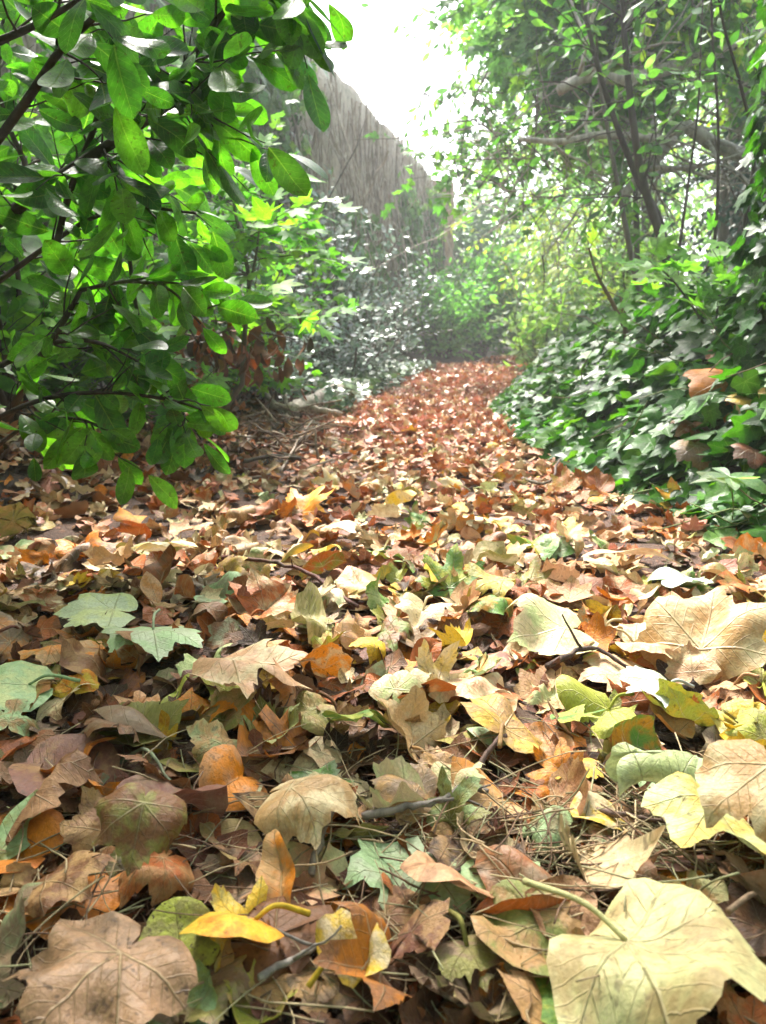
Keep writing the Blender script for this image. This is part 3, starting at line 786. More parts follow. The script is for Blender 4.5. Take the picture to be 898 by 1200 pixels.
LAUREL = [(.05, .15, .018), (.07, .19, .02), (.085, .23, .022), (.12, .29, .03), (.035, .11, .022), (.055, .16, .02), (.10, .24, .025), (.035, .11, .03)]
pl = Plant(5, (.055, .038, .028), (.025, .018, .013))
b0 = np.array([-1.02, 1.95, float(gz(-1.02, 1.95))])
root = smooth_poly([b0, b0 + [.02, -.05, .18], P(-25, 400, 1.72)], 5)
pl.stem(root, .022, .015)
S = []
S.append(np.vstack([root[-1:], px_poly((-12, 268, 1.62), (75, 205, 1.52), (148, 157, 1.46), (203, 121, 1.42), (254, 104, 1.38))])); pl.stem(S[-1], .0125, .005)
S.append(px_poly((200, 122, 1.42), (222, 75, 1.38), (248, 35, 1.35), (280, -8, 1.32), (320, -50, 1.3))); pl.stem(S[-1], .006, .003)
S.append(np.vstack([root[-3:-2], px_poly((8, 490, 1.6), (35, 440, 1.55), (70, 385, 1.52), (95, 340, 1.5))])); pl.stem(S[-1], .010, .004)
S.append(px_poly((62, 305, 1.6), (82, 225, 1.55), (112, 145, 1.5), (128, 75, 1.48), (140, 10, 1.45), (150, -60, 1.42))); pl.stem(S[-1], .007, .003)
S.append(px_poly((150, 290, 1.62), (162, 370, 1.58), (188, 440, 1.52), (212, 480, 1.46), (236, 515, 1.42))); pl.stem(S[-1], .0045, .0016)
S.append(px_poly((-15, 340, 1.66), (60, 285, 1.62), (110, 255, 1.6), (160, 243, 1.58), (230, 250, 1.55))); pl.stem(S[-1], .006, .0025)
S.append(px_poly((225, -80, 1.32), (285, -50, 1.32), (328, -22, 1.3), (355, 8, 1.3))); pl.stem(S[-1], .005, .002)
S.append(px_poly((-30, 200, 1.35), (30, 120, 1.28), (70, 60, 1.22), (120, 10, 1.2), (150, -40, 1.18))); pl.stem(S[-1], .008, .003)
S.append(px_poly((-30, 60, 1.2), (40, 30, 1.15), (110, -10, 1.12))); pl.stem(S[-1], .006, .003)
S.append(px_poly((-20, 440, 1.5), (50, 405, 1.45), (110, 400, 1.42), (165, 425, 1.4))); pl.stem(S[-1], .006, .002)
S.append(px_poly((-25, 540, 1.6), (30, 500, 1.5), (85, 490, 1.45), (130, 505, 1.42))); pl.stem(S[-1], .005, .002)
S.append(px_poly((95, 340, 1.5), (150, 330, 1.5), (200, 340, 1.52), (235, 380, 1.54))); pl.stem(S[-1], .004, .002)
S.append(px_poly((-25, 500, 1.5), (50, 468, 1.42), (125, 460, 1.4), (205, 470, 1.4), (255, 488, 1.4))); pl.stem(S[-1], .005, .002)
tw = []
for q, n, L in ((S[0], 24, (.10, .24)), (S[1], 16, (.08, .2)), (S[2], 8, (.08, .2)), (S[3], 17, (.08, .2)), (S[5], 15, (.08, .2)), (S[6], 7, (.05, .12)), (S[7], 9, (.08, .2)), (S[8], 5, (.08, .18)), (S[9], 6, (.06, .16)), (S[10], 7, (.06, .16)), (S[11], 7, (.05, .12)), (S[12], 12, (.05, .12)), (S[4], 8, (.04, .09))):
    pl.shoots(q, n, L, .0022, lo=.12, ang=(.5, 1.2), wob=.15, pull=(.1, -.05, -.1), k=4, hi=.9)
for q in (S[0][-12:], S[1], S[4], S[6], S[11], S[5][-10:]): pl.twigs.append(q)
# offshoots beyond the frame on the same bush: they shade the corner
for k_ in range(8):
    st = P(-60 - 30 * k_, 250 - 40 * k_, 1.5) + np.array([0, pl.r.uniform(-.5, .3), 0])
    q = wander(st, (pl.r.uniform(-.3, .5), pl.r.uniform(-.6, .2), .5), .6, 8, .15, (0, 0, 0), pl.r)
    pl.stem(q, .007, .003); pl.shoots(q, 12, (.1, .25), .0022, wob=.15)
for k_ in range(16):
    y_ = pl.r.uniform(.15, 1.25); st = np.array([-.62 - .5 * y_ + pl.r.uniform(-.4, .05), y_, .05])
    q = wander(st, (pl.r.uniform(-.25, .2), pl.r.uniform(-.3, .3), 1), pl.r.uniform(.7, 1.3), 8, .1, (0, 0, 0), pl.r)
    pl.stem(q, .007, .003); pl.shoots(q, 11, (.08, .2), .0022, wob=.15)
fol = MB()
N = pl.foliage(fol, 'laurel', .033, (.05, .10), LAUREL, droop=.35, normal=(.1, -.75, .55), nspread=.6, k1=.8, k2=.6, fold=.25, wave=.05, out=.9, spot=.55)
finish(pl, fol, 'laurel_shrub', 'big glossy laurel with broad oval leaves hanging over the near end of the path', 'shrub', b0, 'stem', 'foliage', M_LAUREL)
print('laurel leaves', N)

# ---- a second broad-leaved shrub that fills the space before the wall
BRG = [(.07, .21, .02), (.10, .26, .025), (.05, .15, .025), (.14, .30, .03)]
for sd, bx, by, hh, lab in ((6, -1.12, 2.55, 1.35, 'bright green backlit shrub standing between the laurel and the wall'), (7, -1.5, 3.3, 1.8, 'taller leafy shrub pressed against the wall behind the laurel')):
    pl = Plant(sd, (.06, .045, .035)); b0 = np.array([bx, by, float(gz(bx, by))])
    for _ in range(11):
        a = pl.r.uniform(0, 6.28); tl = pl.r.uniform(.05, .32)
        q = wander(b0 + np.array([math.cos(a), math.sin(a), 0]) * .08, (math.cos(a) * tl, math.sin(a) * tl, 1), hh * pl.r.uniform(.6, 1.05), 9, .09, (.1, -.05, .1), pl.r)
        pl.stem(q, .012, .004, 6); pl.shoots(q, 13, (.15, .38), .0025, lo=.12, ang=(.6, 1.3), wob=.14, pull=(.1, -.1, -.1)); pl.twigs.append(q[4:])
    fol = MB(); pl.foliage(fol, 'laurel_lo', .055, (.07, .12), BRG, droop=.35, normal=(0, -.6, .7), nspread=.5, k1=.5, k2=.4)
    finish(pl, fol, 'broadleaf_shrub', lab, 'shrub', b0, 'stem', 'foliage', M_CROWN)

# ---- lobed-leaf sapling behind the laurel
GRN_ = [(.06, .17, .05), (.05, .13, .05)]
SAPG = [(.10, .26, .03), (.14, .32, .04), (.07, .20, .04), (.18, .34, .05)]
pl = Plant(8, (.16, .14, .12), (.08, .07, .06))
b0 = G(283, 492); b0 = np.array([b0[0] - .02, 3.0, float(gz(b0[0] - .02, 3.0))])
q = np.vstack([b0[None], px_poly((284, 450, 3.0), (288, 380, 3.0), (292, 330, 3.0), (285, 290, 3.0), (275, 240, 3.0), (280, 190, 3.0))]); pl.stem(q, .011, .004)
q2 = px_poly((291, 345, 3.0), (300, 300, 2.97), (305, 260, 2.95)); pl.stem(q2, .006, .003)
pl.shoots(q, 40, (.22, .46), .003, lo=.2, ang=(1.1, 1.6), flat=.8, pull=(.3, -.2, -.15)); pl.shoots(q2, 8, (.15, .35), .003, ang=(1.1, 1.5), flat=.8, pull=(.3, 0, -.15))
fol = MB(); pl.foliage(fol, 'maple_lo', .075, (.05, .085), SAPG, droop=.2, normal=(0, -.3, 1), nspread=.3, k1=.5, k2=.4)
finish(pl, fol, 'sapling', 'young sapling with layered lobed green leaves growing behind the laurel', 'sapling', b0, 'trunk', 'crown', M_CROWN)

for sd, bx, by, hh, lab in ((12, -.78, 3.9, .95, 'bushy lobed-leaf shrub between the sapling and the silvery bushes'), (13, -.95, 2.75, .6, 'low lobed-leaf shrub in the shade under the laurel'), (14, -1.35, 4.4, 1.5, 'leafy lobed shrub reaching up the wall behind the sapling')):
    pl = Plant(sd, (.12, .10, .08)); b0 = np.array([bx, by, float(gz(bx, by))])
    for _ in range(9):
        a = pl.r.uniform(0, 6.28); tl = pl.r.uniform(.1, .5)
        q = wander(b0 + np.array([math.cos(a), math.sin(a), 0]) * .06, (math.cos(a) * tl, math.sin(a) * tl, 1), hh * pl.r.uniform(.6, 1.1), 9, .09, (0, 0, .1), pl.r)
        pl.stem(q, .007, .0025, 5); pl.shoots(q, 12, (.12, .32), .002, lo=.08, ang=(.8, 1.5), flat=.6, wob=.12, pull=(.05, -.1, -.1)); pl.twigs.append(q[4:])
    fol = MB(); pl.foliage(fol, 'maple_lo', .06, (.04, .07), SAPG + GRN_, droop=.2, normal=(0, -.35, 1), nspread=.35, k1=.5, k2=.4)
    finish(pl, fol, 'lobed_shrub', lab, 'shrub', b0, 'stem', 'foliage', M_CROWN)

# ---- rust-coloured dead fronds hanging under the sapling
mb = MB(); bd = P(262, 400, 3.05); r = np.random.default_rng(4)
n = 150
pos = np.stack([bd[0] + r.normal(0, .13, n), bd[1] + r.normal(0, .08, n), bd[2] + r.normal(0, .06, n)], 1)
ax = np.stack([r.normal(0, .5, n), r.normal(0, .4, n), -np.ones(n)], 1)
cc = pick([C['rust'], C['brown'], C['dark_brown'], (.2, .07, .03)], n, .25, r)
leaves(mb, T['laurel_lo'][0], pos, frames(ax, r.normal(0, 1, (n, 3))), r.uniform(.05, .1, n), cc, cc * .5, fold=.6, k1=1.5, k2=1.5, r=r)
e = empty('dead_branch', bd, 'broken branch of withered rust-brown leaves caught under the sapling', 'branch')
mb.build('withered_leaves', M_LITTER, e, loc=bd)
wb = MB()
for k_ in range(5):
    tube(wb, wander(bd + r.normal(0, .05, 3) + np.array([-.1, 0, .1]), (.6, 0, -.3 + r.normal(0, .4)), .34, 7, .15, (0, 0, -.2), r), np.linspace(.005, .002, 8), 5, (.10, .06, .04))
wb.build('bare_stem', M_BARK, e, loc=bd)

# ------------------------------------------------------------------ wall with its pier and dry creepers
WA = np.array([.97, 15.0]); WD = np.array([math.sin(R(14)), math.cos(R(14))])
WN = np.array([WD[1], -WD[0]])  # towards the path
WALLH = 3.2
WL_, WZ_ = [], []
for px_, py_ in ((250, -75), (330, 12), (385, 73), (440, 134), (480, 178), (505, 206), (516, 218)):
    d_ = P(px_, py_, 1.0); k_ = d_[0]  # ray: x = k Y
    Y_ = (WA[0] - WA[1] * WD[0] / WD[1]) / (k_ - WD[0] / WD[1])
    WL_.append((Y_ - WA[1]) / WD[1]); WZ_.append(P(px_, py_, Y_)[2])
print('wall top', np.round(WL_, 2), np.round(WZ_, 2))
def wall_top(l): return np.interp(l, WL_, WZ_)
wl = empty('old_wall', (WA[0] - WD[0] * 6, WA[1] - WD[1] * 6, 0), 'tall weathered grey stone wall hung with dry creeper, running beside the path', 'wall')
wl_loc = np.array(wl.location)
mb = MB()
nl, nh = 150, 46
ll = np.linspace(-15.5, -.42, nl); hh = np.linspace(-.3, WALLH, nh)
LLg, HHg = np.meshgrid(ll, hh, indexing='ij')
wr = np.random.default_rng(9)
dep = np.zeros_like(LLg)
for f in (1.3, 2.9, 6.1, 11.0):
    a = wr.uniform(0, 6.28); dep += np.sin(f * LLg * 1.3 + a + np.sin(f * HHg * .5 + a)) * .06 / f ** .6
dep = (dep + wr.normal(0, .010, dep.shape)) * np.clip((WALLH - HHg) / .35, .12, 1)
HHg = np.where(HHg > 0, HHg * wall_top(LLg) / WALLH, HHg)
topn = HHg + (HHg >= HHg[:, -1:] - .01) * (.02 * np.sin(LLg * 3.3) + .015 * np.sin(LLg * 8.1 + 1))
fx = WA[0] + WD[0] * LLg + WN[0] * dep; fy = WA[1] + WD[1] * LLg + WN[1] * dep
V = [np.stack([fx, fy, topn], -1).reshape(-1, 3)]
bk = np.stack([fx[:, -1] - WN[0] * .45, fy[:, -1] - WN[1] * .45, topn[:, -1]], -1); bk2 = bk.copy(); bk2[:, 2] = -.3
V += [bk, bk2]; V = np.concatenate(V)
idx = np.arange(nl * nh).reshape(nl, nh); o1 = nl * nh; ib = o1 + np.arange(nl); ic = ib + nl
q = [np.stack([idx[:-1, :-1], idx[1:, :-1], idx[1:, 1:], idx[:-1, 1:]], -1).reshape(-1, 4), np.stack([idx[:-1, -1], idx[1:, -1], ib[1:], ib[:-1]], -1), np.stack([ib[:-1], ib[1:], ic[1:], ic[:-1]], -1)]
q = np.concatenate(q)
mb.add(V, q.reshape(-1), np.full(len(q), 4), np.zeros((len(V), 3)), rgba((.2, .2, .2), len(V)), rgba((.1, .1, .1), len(V)))
mb.build('stonework', M_WALL, wl, loc=wl_loc)
# brown end pier
mb = MB(); pc = WA + WD * -.2
ph = np.linspace(-.3, float(wall_top(-.2)) - .02, 30)
V, k_ = [], 20
for z in ph:
    for j in range(k_):
        a = j / k_ * 6.283; c_, s_ = math.cos(a), math.sin(a)
        m_ = 1 / max(abs(c_), abs(s_)) ** .75
        v = pc + WD * .26 * c_ * m_ + WN * (.30 * s_ * m_) + wr.normal(0, .012, 2)
        V.append((v[0], v[1], z))
V = np.array(V); idx = np.arange(len(V)).reshape(30, k_)
q = np.stack([idx[:-1], np.roll(idx, -1, 1)[:-1], np.roll(idx, -1, 1)[1:], idx[1:]], -1).reshape(-1)
mb.add(V, np.concatenate([q, idx[-1]]), np.concatenate([np.full(29 * k_, 4), [k_]]), np.zeros((len(V), 3)), rgba((.40, .27, .18), len(V)), rgba((.20, .13, .09), len(V)))
mb.build('end_pier', bark_material('brown_pier_stone', 14, .12, .8), wl, loc=wl_loc)
# hanging dry creeper strands
mb = MB()
for _ in range(420):
    l = wr.uniform(-11.5, -.6); top = wall_top(l) - .05 - abs(wr.normal(0, .6)); L = wr.uniform(.7, 2.4)
    b_ = WA + WD * l + WN * wr.uniform(.08, .17)
    p = wander((b_[0], b_[1], top), (wr.normal(0, .06), wr.normal(0, .06), -1), min(L, top - .1), 8, .09, (0, 0, -.15), wr)
    cl = np.array([(.40, .34, .27), (.32, .26, .20), (.48, .42, .35), (.22, .18, .14)])[wr.integers(0, 4)]
    tube(mb, p, np.linspace(.009, .004, 9) * wr.uniform(.5, 1.6), 4, cl, cl * .6, cap=False)
mb.build('dry_creeper', M_TWIG, wl, loc=wl_loc)


def wall_point(l, h, d=.12):
    b_ = WA + WD * l + WN * d
    return np.array([b_[0], b_[1], h])


# green ivy hanging on the wall: several separate plants
WIVY = [(.06, .16, .05), (.04, .11, .04), (.09, .19, .07), (.12, .21, .10)]
for l0, hw, h0, h1, n, lab in ((-9.0, 1.3, .8, 3.0, 1500, 'dark ivy sheet on the near stretch of the wall, above the sapling'), (-6.3, .9, .1, 1.7, 650, 'ragged ivy climbing the middle of the wall behind the silvery bushes'), (-3.5, .55, .2, 2.3, 700, 'dark green ivy hanging in a strip between bare stretches of wall'), (-1.75, .3, .2, 2.6, 600, 'dark ivy strip beside the brown end pier of the wall')):
    pl = Plant(int(-l0 * 10), (.08, .06, .045)); base = wall_point(l0, 0, .1)
    pos, ax, nr = [], [], []
    for _ in range(9):
        p = wander(wall_point(l0 + pl.r.normal(0, hw * .4), 0, .16), (pl.r.normal(0, .12), pl.r.normal(0, .05), 1), h1 * pl.r.uniform(.7, 1), 9, .07, (0, 0, .2), pl.r)
        pl.stem(p, .012, .005, 5)
    r = pl.r
    l = l0 + r.normal(0, hw * .5, n); h = h0 + (h1 - h0) * r.random(n) ** .8
    d = .16 + r.random(n) * .22
    pos = np.stack([WA[0] + WD[0] * l + WN[0] * d, WA[1] + WD[1] * l + WN[1] * d, h], 1)
    ax = np.stack([r.normal(0, .5, n), r.normal(0, .3, n), -np.ones(n)], 1)
    nr = np.tile([WN[0], WN[1], .5], (n, 1)) + r.normal(0, .4, (n, 3))
    cc = pick(WIVY, n, .25, r); fol = MB()
    leaves(fol, T['ivy'][0], pos, frames(ax, nr), r.uniform(.06, .11, n), cc, cc * .6, r=r)
    finish(pl, fol, 'climbing_ivy', lab, 'ivy', base, 'stem', 'foliage', M_IVY, 'ivy plants climbing the old wall')


# ------------------------------------------------------------------ shrubs
def shrub(name, label, cat, base, height, spread, nstem, nshoot, kind, spacing, size, pal, mat, seed, bark=(.10, .075, .055), droop=.2, normal=(0, -.4, 1), nspread=.6, lean=(0, 0, 0), group=None, slen=(.2, .5), pull=(0, 0, .1), sr=.01, k1=.4, per=1):
    pl = Plant(seed, bark); base = np.asarray(base, float); base[2] = float(gz(base[0], base[1]))
    for _ in range(nstem):
        a = pl.r.uniform(0, 6.28); tl = pl.r.uniform(.1, 1.0) * spread / height
        L = height * pl.r.uniform(.65, 1.05) * math.sqrt(1 + tl * tl) * .95
        q = wander(base + np.array([math.cos(a), math.sin(a), 0]) * .08, np.array([math.cos(a) * tl, math.sin(a) * tl, 1]) + np.asarray(lean), L, 9, .1, pull, pl.r)
        pl.stem(q, sr, sr * .3, 5); pl.shoots(q, nshoot, slen, sr * .22, lo=.04, ang=(.5, 1.3), wob=.14, steps=5, k=3, pull=pull); pl.twigs.append(q[4:])
    fol = MB(); n = pl.foliage(fol, kind, spacing, size, pal, droop=droop, normal=normal, nspread=nspread, k1=k1, per=per)
    return finish(pl, fol, name, label, cat, base, 'stem', 'foliage', mat, group)


SILV = [(.20, .30, .22), (.30, .39, .33), (.13, .22, .14), (.46, .52, .48), (.09, .17, .09)]
SILG = 'silvery bushes along the foot of the wall'
shrub('silver_shrub', 'tall silvery shrub with small shining leaves, highest of those below the wall', 'shrub', (-.5, 7.2, 0), 1.45, .75, 15, 13, 'tiny', .045, (.05, .085), SILV, M_GLOSS, 31, group=SILG)
shrub('silver_shrub', 'silvery small-leaved shrub close behind the lobed-leaf sapling', 'shrub', (-.85, 5.3, 0), .95, .55, 10, 11, 'tiny', .04, (.04, .07), SILV, M_GLOSS, 32, group=SILG)
shrub('silver_shrub', 'low silvery shrub spilling onto the path edge', 'shrub', (-.28, 6.2, 0), .6, .6, 14, 12, 'tiny', .04, (.04, .065), SILV, M_GLOSS, 33, group=SILG)
shrub('silver_shrub', 'far silvery shrub beside the rounded dark bush at the path bend', 'shrub', (-.1, 8.9, 0), .95, .55, 13, 12, 'tiny', .05, (.05, .08), SILV, M_GLOSS, 34, group=SILG)
shrub('silver_shrub', 'thin grey-green shrub between the brush pile and the silvery shrubs', 'shrub', (-.62, 4.4, 0), .5, .4, 9, 9, 'tiny', .035, (.035, .06), SILV, M_GLOSS, 35, group=SILG)

DKG = [(.05, .14, .04), (.07, .18, .05), (.035, .10, .035), (.10, .21, .06)]
shrub('evergreen_bush', 'rounded mid-green bush at the bend, before the end of the wall', 'bush', (.85, 11.2, 0), 1.15, .6, 18, 14, 'tiny', .045, (.08, .115), [(.11, .28, .08), (.14, .32, .10), (.07, .19, .06)], M_CROWN, 41)
shrub('evergreen_bush', 'dark upright evergreen bush behind the bend of the path', 'bush', (1.5, 12.6, 0), 1.75, .7, 20, 14, 'tiny', .045, (.09, .13), DKG, M_CROWN, 42)
shrub('evergreen_bush', 'very dark tall evergreen just beyond the end pier of the wall', 'bush', (1.75, 15.6, 0), 3.0, .8, 20, 14, 'tiny', .06, (.12, .17), DKG, M_DARK, 43)
shrub('evergreen_bush', 'small dark bush in the gap between the wall end and the yellow shrub', 'bush', (2.2, 13.6, 0), 1.2, .6, 16, 12, 'tiny', .045, (.09, .13), DKG, M_CROWN, 44)
YG = [(.26, .31, .05), (.20, .27, .05), (.32, .35, .08), (.13, .21, .05)]
shrub('weeping_shrub', 'yellow-green shrub with drooping sprays beyond the path bend', 'shrub', (2.75, 12.4, 0), 2.8, .9, 18, 16, 'tiny', .06, (.08, .12), YG, M_CROWN, 45, droop=.8, pull=(0, 0, -.8), slen=(.35, .8))
LG = [(.16, .27, .09), (.20, .30, .13), (.10, .20, .06), (.25, .33, .18)]
shrub('pale_shrub', 'pale green shrub with large light leaves at the far end of the ivy bank', 'shrub', (1.75, 8.9, 0), .75, .7, 12, 10, 'laurel_lo', .06, (.09, .14), LG, M_CROWN, 46, normal=(0, -.2, 1), nspread=.35)
shrub('pale_shrub', 'taller pale shrub behind the ivy bank, below the leaning dead trunk', 'shrub', (2.6, 8.6, 0), 1.1, .8, 14, 10, 'laurel_lo', .06, (.08, .12), LG, M_CROWN, 47, normal=(0, -.2, 1), nspread=.4)

# low green ground plants at the left edge of the path
mb = MB(); r = np.random.default_rng(51)
n = 1500; yy = r.uniform(4.2, 9.0, n); xx = xl(yy) + .08 - r.random(n) ** 1.5 * .5
pos = np.stack([xx, yy, gz(xx, yy) + r.uniform(.02, .16, n)], 1)
ax = np.stack([r.normal(0, 1, n), r.normal(0, 1, n), np.full(n, -.2)], 1); nr = np.array([0, -.3, 1]) + r.normal(0, .4, (n, 3))
cc = pick([(.08, .17, .05), (.14, .24, .08), (.20, .26, .17), (.06, .13, .06)], n, .2, r)
leaves(mb, T['ivy'][1], pos, frames(ax, nr), r.uniform(.03, .06, n), cc, cc * .6, r=r)
tag(mb.build('ground_cover', M_GLOSS), 'low green creeping plants along the wall side of the path', 'ground cover', kind='stuff')

# ------------------------------------------------------------------ ivy bank
def bank_ivy(mb, n, y0, y1, kind, size, seed, pal, smax=1.5, e=1.0):
    r = np.random.default_rng(seed)
    y = y0 + (y1 - y0) * r.random(n) ** e; s = -.07 + r.random(n) ** 1.25 * smax; x = xr(y) + s
    z = gz(x, y); eps = .03
    nx = -(gz(x + eps, y) - z) / eps; ny = -(gz(x, y + eps) - z) / eps
    nr = np.stack([nx * .75, ny * .75 - .12, np.ones(n)], 1); nr /= np.linalg.norm(nr, axis=1)[:, None]
    h = r.uniform(.015, .14, n) * np.clip(.3 + s * 3 + .25, .3, 1)
    clump = .5 + .5 * np.sin(x * 7 + 2 * np.sin(y * 3)) * np.sin(y * 5.5 + x * 3)
    h = h * (.55 + .8 * clump)
    pos = np.stack([x, y, z], 1) + nr * h[:, None]
    ax = np.stack([-np.ones(n) * .8 + r.normal(0, .6, n), r.normal(-.15, .6, n), np.full(n, -.55) + r.normal(0, .25, n)], 1)
    nr = nr + r.normal(0, .33, (n, 3))
    cc = pick(pal, n, .22, r); wh = r.integers(0, len(T[kind]), n)
    for ti, tm in enumerate(T[kind]):
        w = wh == ti
        leaves(mb, tm, pos[w], frames(ax[w], nr[w]), r.uniform(*size, int(w.sum())), cc[w], cc[w] * .65, fold=.2, k1=.5, k2=.4, wave=.05, tip=.1, r=r)


IVYC = [(.020, .095, .008), (.030, .13, .010), (.048, .17, .012), (.012, .055, .006), (.030, .095, .012), (.075, .21, .016)]
mb = MB()
bank_ivy(mb, 3800, 1.45, 3.3, 'ivy_hi', (.038, .082), 61, IVYC)
bank_ivy(mb, 5200, 3.2, 6.0, 'ivy', (.042, .07), 62, IVYC, 1.7)
bank_ivy(mb, 3200, 5.8, 10.5, 'ivy', (.045, .075), 63, IVYC, 1.6)
r = np.random.default_rng(64)
tag(mb.build('ivy', M_IVY), 'thick mat of glossy dark green ivy covering the bank beside the path', 'ivy', kind='stuff')
mb = MB()
for _ in range(130):
    y = r.uniform(1.5, 4.5); x = xr(y) + r.uniform(0, .9)
    p = wander((x, y, gz(x, y) + .03), (-1 + r.normal(0, .6), r.normal(0, .7), r.uniform(-.2, .4)), r.uniform(.15, .4), 7, .2, (0, 0, -.2), r)
    p[:, 2] = np.maximum(p[:, 2], gz(p[:, 0], p[:, 1]) + .015)
    tube(mb, p, np.linspace(.0025, .0012, 8), 4, (.14, .09, .05) if r.random() < .6 else (.16, .2, .07))
tag(mb.build('ivy_vines', M_TWIG), 'thin runners threading through the bank of ivy', 'vines', kind='stuff')

# dead leaves caught on the ivy
def bank_point(px, py): return G(px, py, .095)
for i, (px, py, w, kind, yaw, lift, roll, a, bb, kk, lab) in enumerate((
        (852, 487, 92, 'plane', 255, -.75, .2, 'orange', 'orange', -.8, 'large rust-orange crumpled leaf caught high on the ivy bank'),
        (893, 495, 70, 'plane', 285, -.6, -.2, 'yellow', 'tan', -.5, 'yellow leaf beside the large rust-orange leaf on the ivy'),
        (814, 522, 58, 'maple', 260, -.7, .3, 'rust', 'tan', -.9, 'tan-brown round leaf hanging below the rust-orange leaf on the ivy'),
        (818, 548, 58, 'plane', 265, -.7, .1, 'grey_brown', 'tan', -.8, 'dull brown lobed leaf at the foot of the ivy by the pale seedling'),
        (832, 420, 42, 'long', 60, .6, .3, 'rust', 'brown', .9, 'slim red-brown leaf stuck upright in the dark ivy'),
        (690, 575, 62, 'plane', 150, .6, .2, 'rust', 'orange', .9, 'rust leaf standing where the ivy meets the path'),
        (663, 572, 48, 'maple', 80, .8, .2, 'orange', 'yellow', .6, 'orange leaf propped upright at the edge of the ivy'),
        (884, 548, 50, 'plane', 250, -.5, .3, 'brown', 'rust', -.9, 'small brown leaf just under the yellow leaf on the ivy'))):
    g = bank_point(px, py); dist = np.linalg.norm(g - np.array([0, 0, CAMH]))
    leaf_object(kind, g, w * dist / FPX / 1.6, R(yaw), lift, roll, C[a] * .6, C[bb] * .45, kk, kk, .2, .1, -.1, .2, 500 + i, 0, lab, 'dead leaves caught on the ivy bank')

# pale seedling with slender leaves at the foot of the bank
pl = Plant(71, (.20, .25, .10)); top = G(855, 558, .15); b0 = np.array([top[0] + .02, top[1] + .02, float(gz(top[0] + .02, top[1] + .02))])
q = smooth_poly([b0, (b0 + top) / 2 + [.01, 0, 0], top], 5); pl.stem(q, .002, .0015, 5)
fol = MB(); n = 11; a = np.linspace(0, 6.28, n, endpoint=False) + pl.r.normal(0, .15, n)
ax = np.stack([np.cos(a), np.sin(a) * .8 - .1, pl.r.uniform(-.25, .2, n)], 1)
cc = pick([(.22, .30, .20), (.27, .35, .25)], n, .12, pl.r)
leaves(fol, T['long'][0], np.tile(top, (n, 1)), frames(ax, np.tile([0, -.5, 1.], (n, 1)) + pl.r.normal(0, .2, (n, 3))), pl.r.uniform(.07, .10, n), cc, cc * .8, fold=.2, k1=.6, k2=.3, r=pl.r)
finish(pl, fol, 'seedling', 'pale seedling with a ring of slender leaves at the foot of the ivy bank', 'plant', b0, 'stem', 'foliage', M_LAUREL)

# ------------------------------------------------------------------ saplings and trees on the bank
def on_bank(px, Y):
    x = (px - 449) / FPX * (Y / CP) * 1.0
    return np.array([x, Y, float(gz(x, Y))])


def slim_tree(name, label, stems, seed, bark, r0, shoots, leafkw, slen=(.3, .6), mat=None, lo=.45, cat='sapling', group=None, pull=(-.2, -.2, -.2)):
    pl = Plant(seed, bark)
    first = stems[0][0]; b0 = P(*first); b0 = np.array([b0[0], b0[1], float(gz(b0[0], b0[1]))])
    for i, st in enumerate(stems):
        q = px_poly(*st, m=6)
        if i == 0 or abs(st[0][1] - first[1]) < 30: q = np.vstack([[q[0][0], q[0][1], min(b0[2], q[0][2]) - .05], q])
        pl.stem(q, r0 * (1 if i == 0 else .8), r0 * .3, 8); pl.shoots(q, shoots, slen, r0 * .16, lo=lo, ang=(.7, 1.4), flat=.5, pull=pull, k=4)
    fol = MB(); pl.foliage(fol, **leafkw)
    return finish(pl, fol, name, label, cat, b0, 'trunk', 'crown', mat or M_CROWN, group)


GRN = [(.05, .14, .03), (.07, .18, .04), (.04, .11, .035), (.12, .24, .05)]
BRT = [(.20, .36, .05), (.26, .40, .07), (.13, .28, .04), (.34, .42, .07)]
COOL = [(.10, .21, .10), (.13, .25, .12), (.07, .16, .08), (.17, .29, .13)]
slim_tree('tree', 'twin-stemmed dark young tree leaning over the ivy bank', [((795, 352, 4.2), (777, 285, 4.2), (752, 205, 4.2), (737, 100, 4.2), (730, 8, 4.2), (727, -90, 4.2)), ((785, 345, 4.2), (774, 262, 4.25), (745, 205, 4.3), (711, 112, 4.3), (688, 25, 4.3), (670, -70, 4.3))], 81, (.075, .06, .05), .029, 16,
          dict(kind='laurel_lo', spacing=.06, size=(.06, .09), pal=GRN, droop=.5, normal=(0, -.5, .8), nspread=.6), (.4, .8), lo=.3, cat='tree')
slim_tree('sapling', 'slim pale-barked sapling standing beside the twin-stemmed tree', [((753, 365, 4.6), (738, 290, 4.6), (721, 200, 4.6), (705, 110, 4.65), (690, 20, 4.7))], 82, (.17, .15, .12), .02, 9, dict(kind='laurel_lo', spacing=.07, size=(.06, .09), pal=COOL + GRN, droop=.4), (.3, .6), lo=.5)
slim_tree('sapling', 'short brown stump-like stem with one leaning shoot, in front of the pale sapling', [((735, 412, 3.4), (733, 380, 3.4), (727, 345, 3.4)), ((733, 385, 3.4), (718, 355, 3.38), (700, 322, 3.36), (690, 290, 3.34))], 83, (.17, .11, .07), .014, 3, dict(kind='maple_lo', spacing=.07, size=(.04, .06), pal=BRT, droop=.2), (.12, .25), lo=.6)
slim_tree('sapling', 'thin whip sapling with one straight dark stem above the ivy', [((808, 345, 3.2), (836, 292, 3.2), (842, 160, 3.2), (835, 40, 3.2), (832, -60, 3.2))], 84, (.08, .06, .05), .009, 5, dict(kind='laurel_lo', spacing=.06, size=(.05, .08), pal=GRN + COOL, droop=.3), (.2, .4), lo=.6)
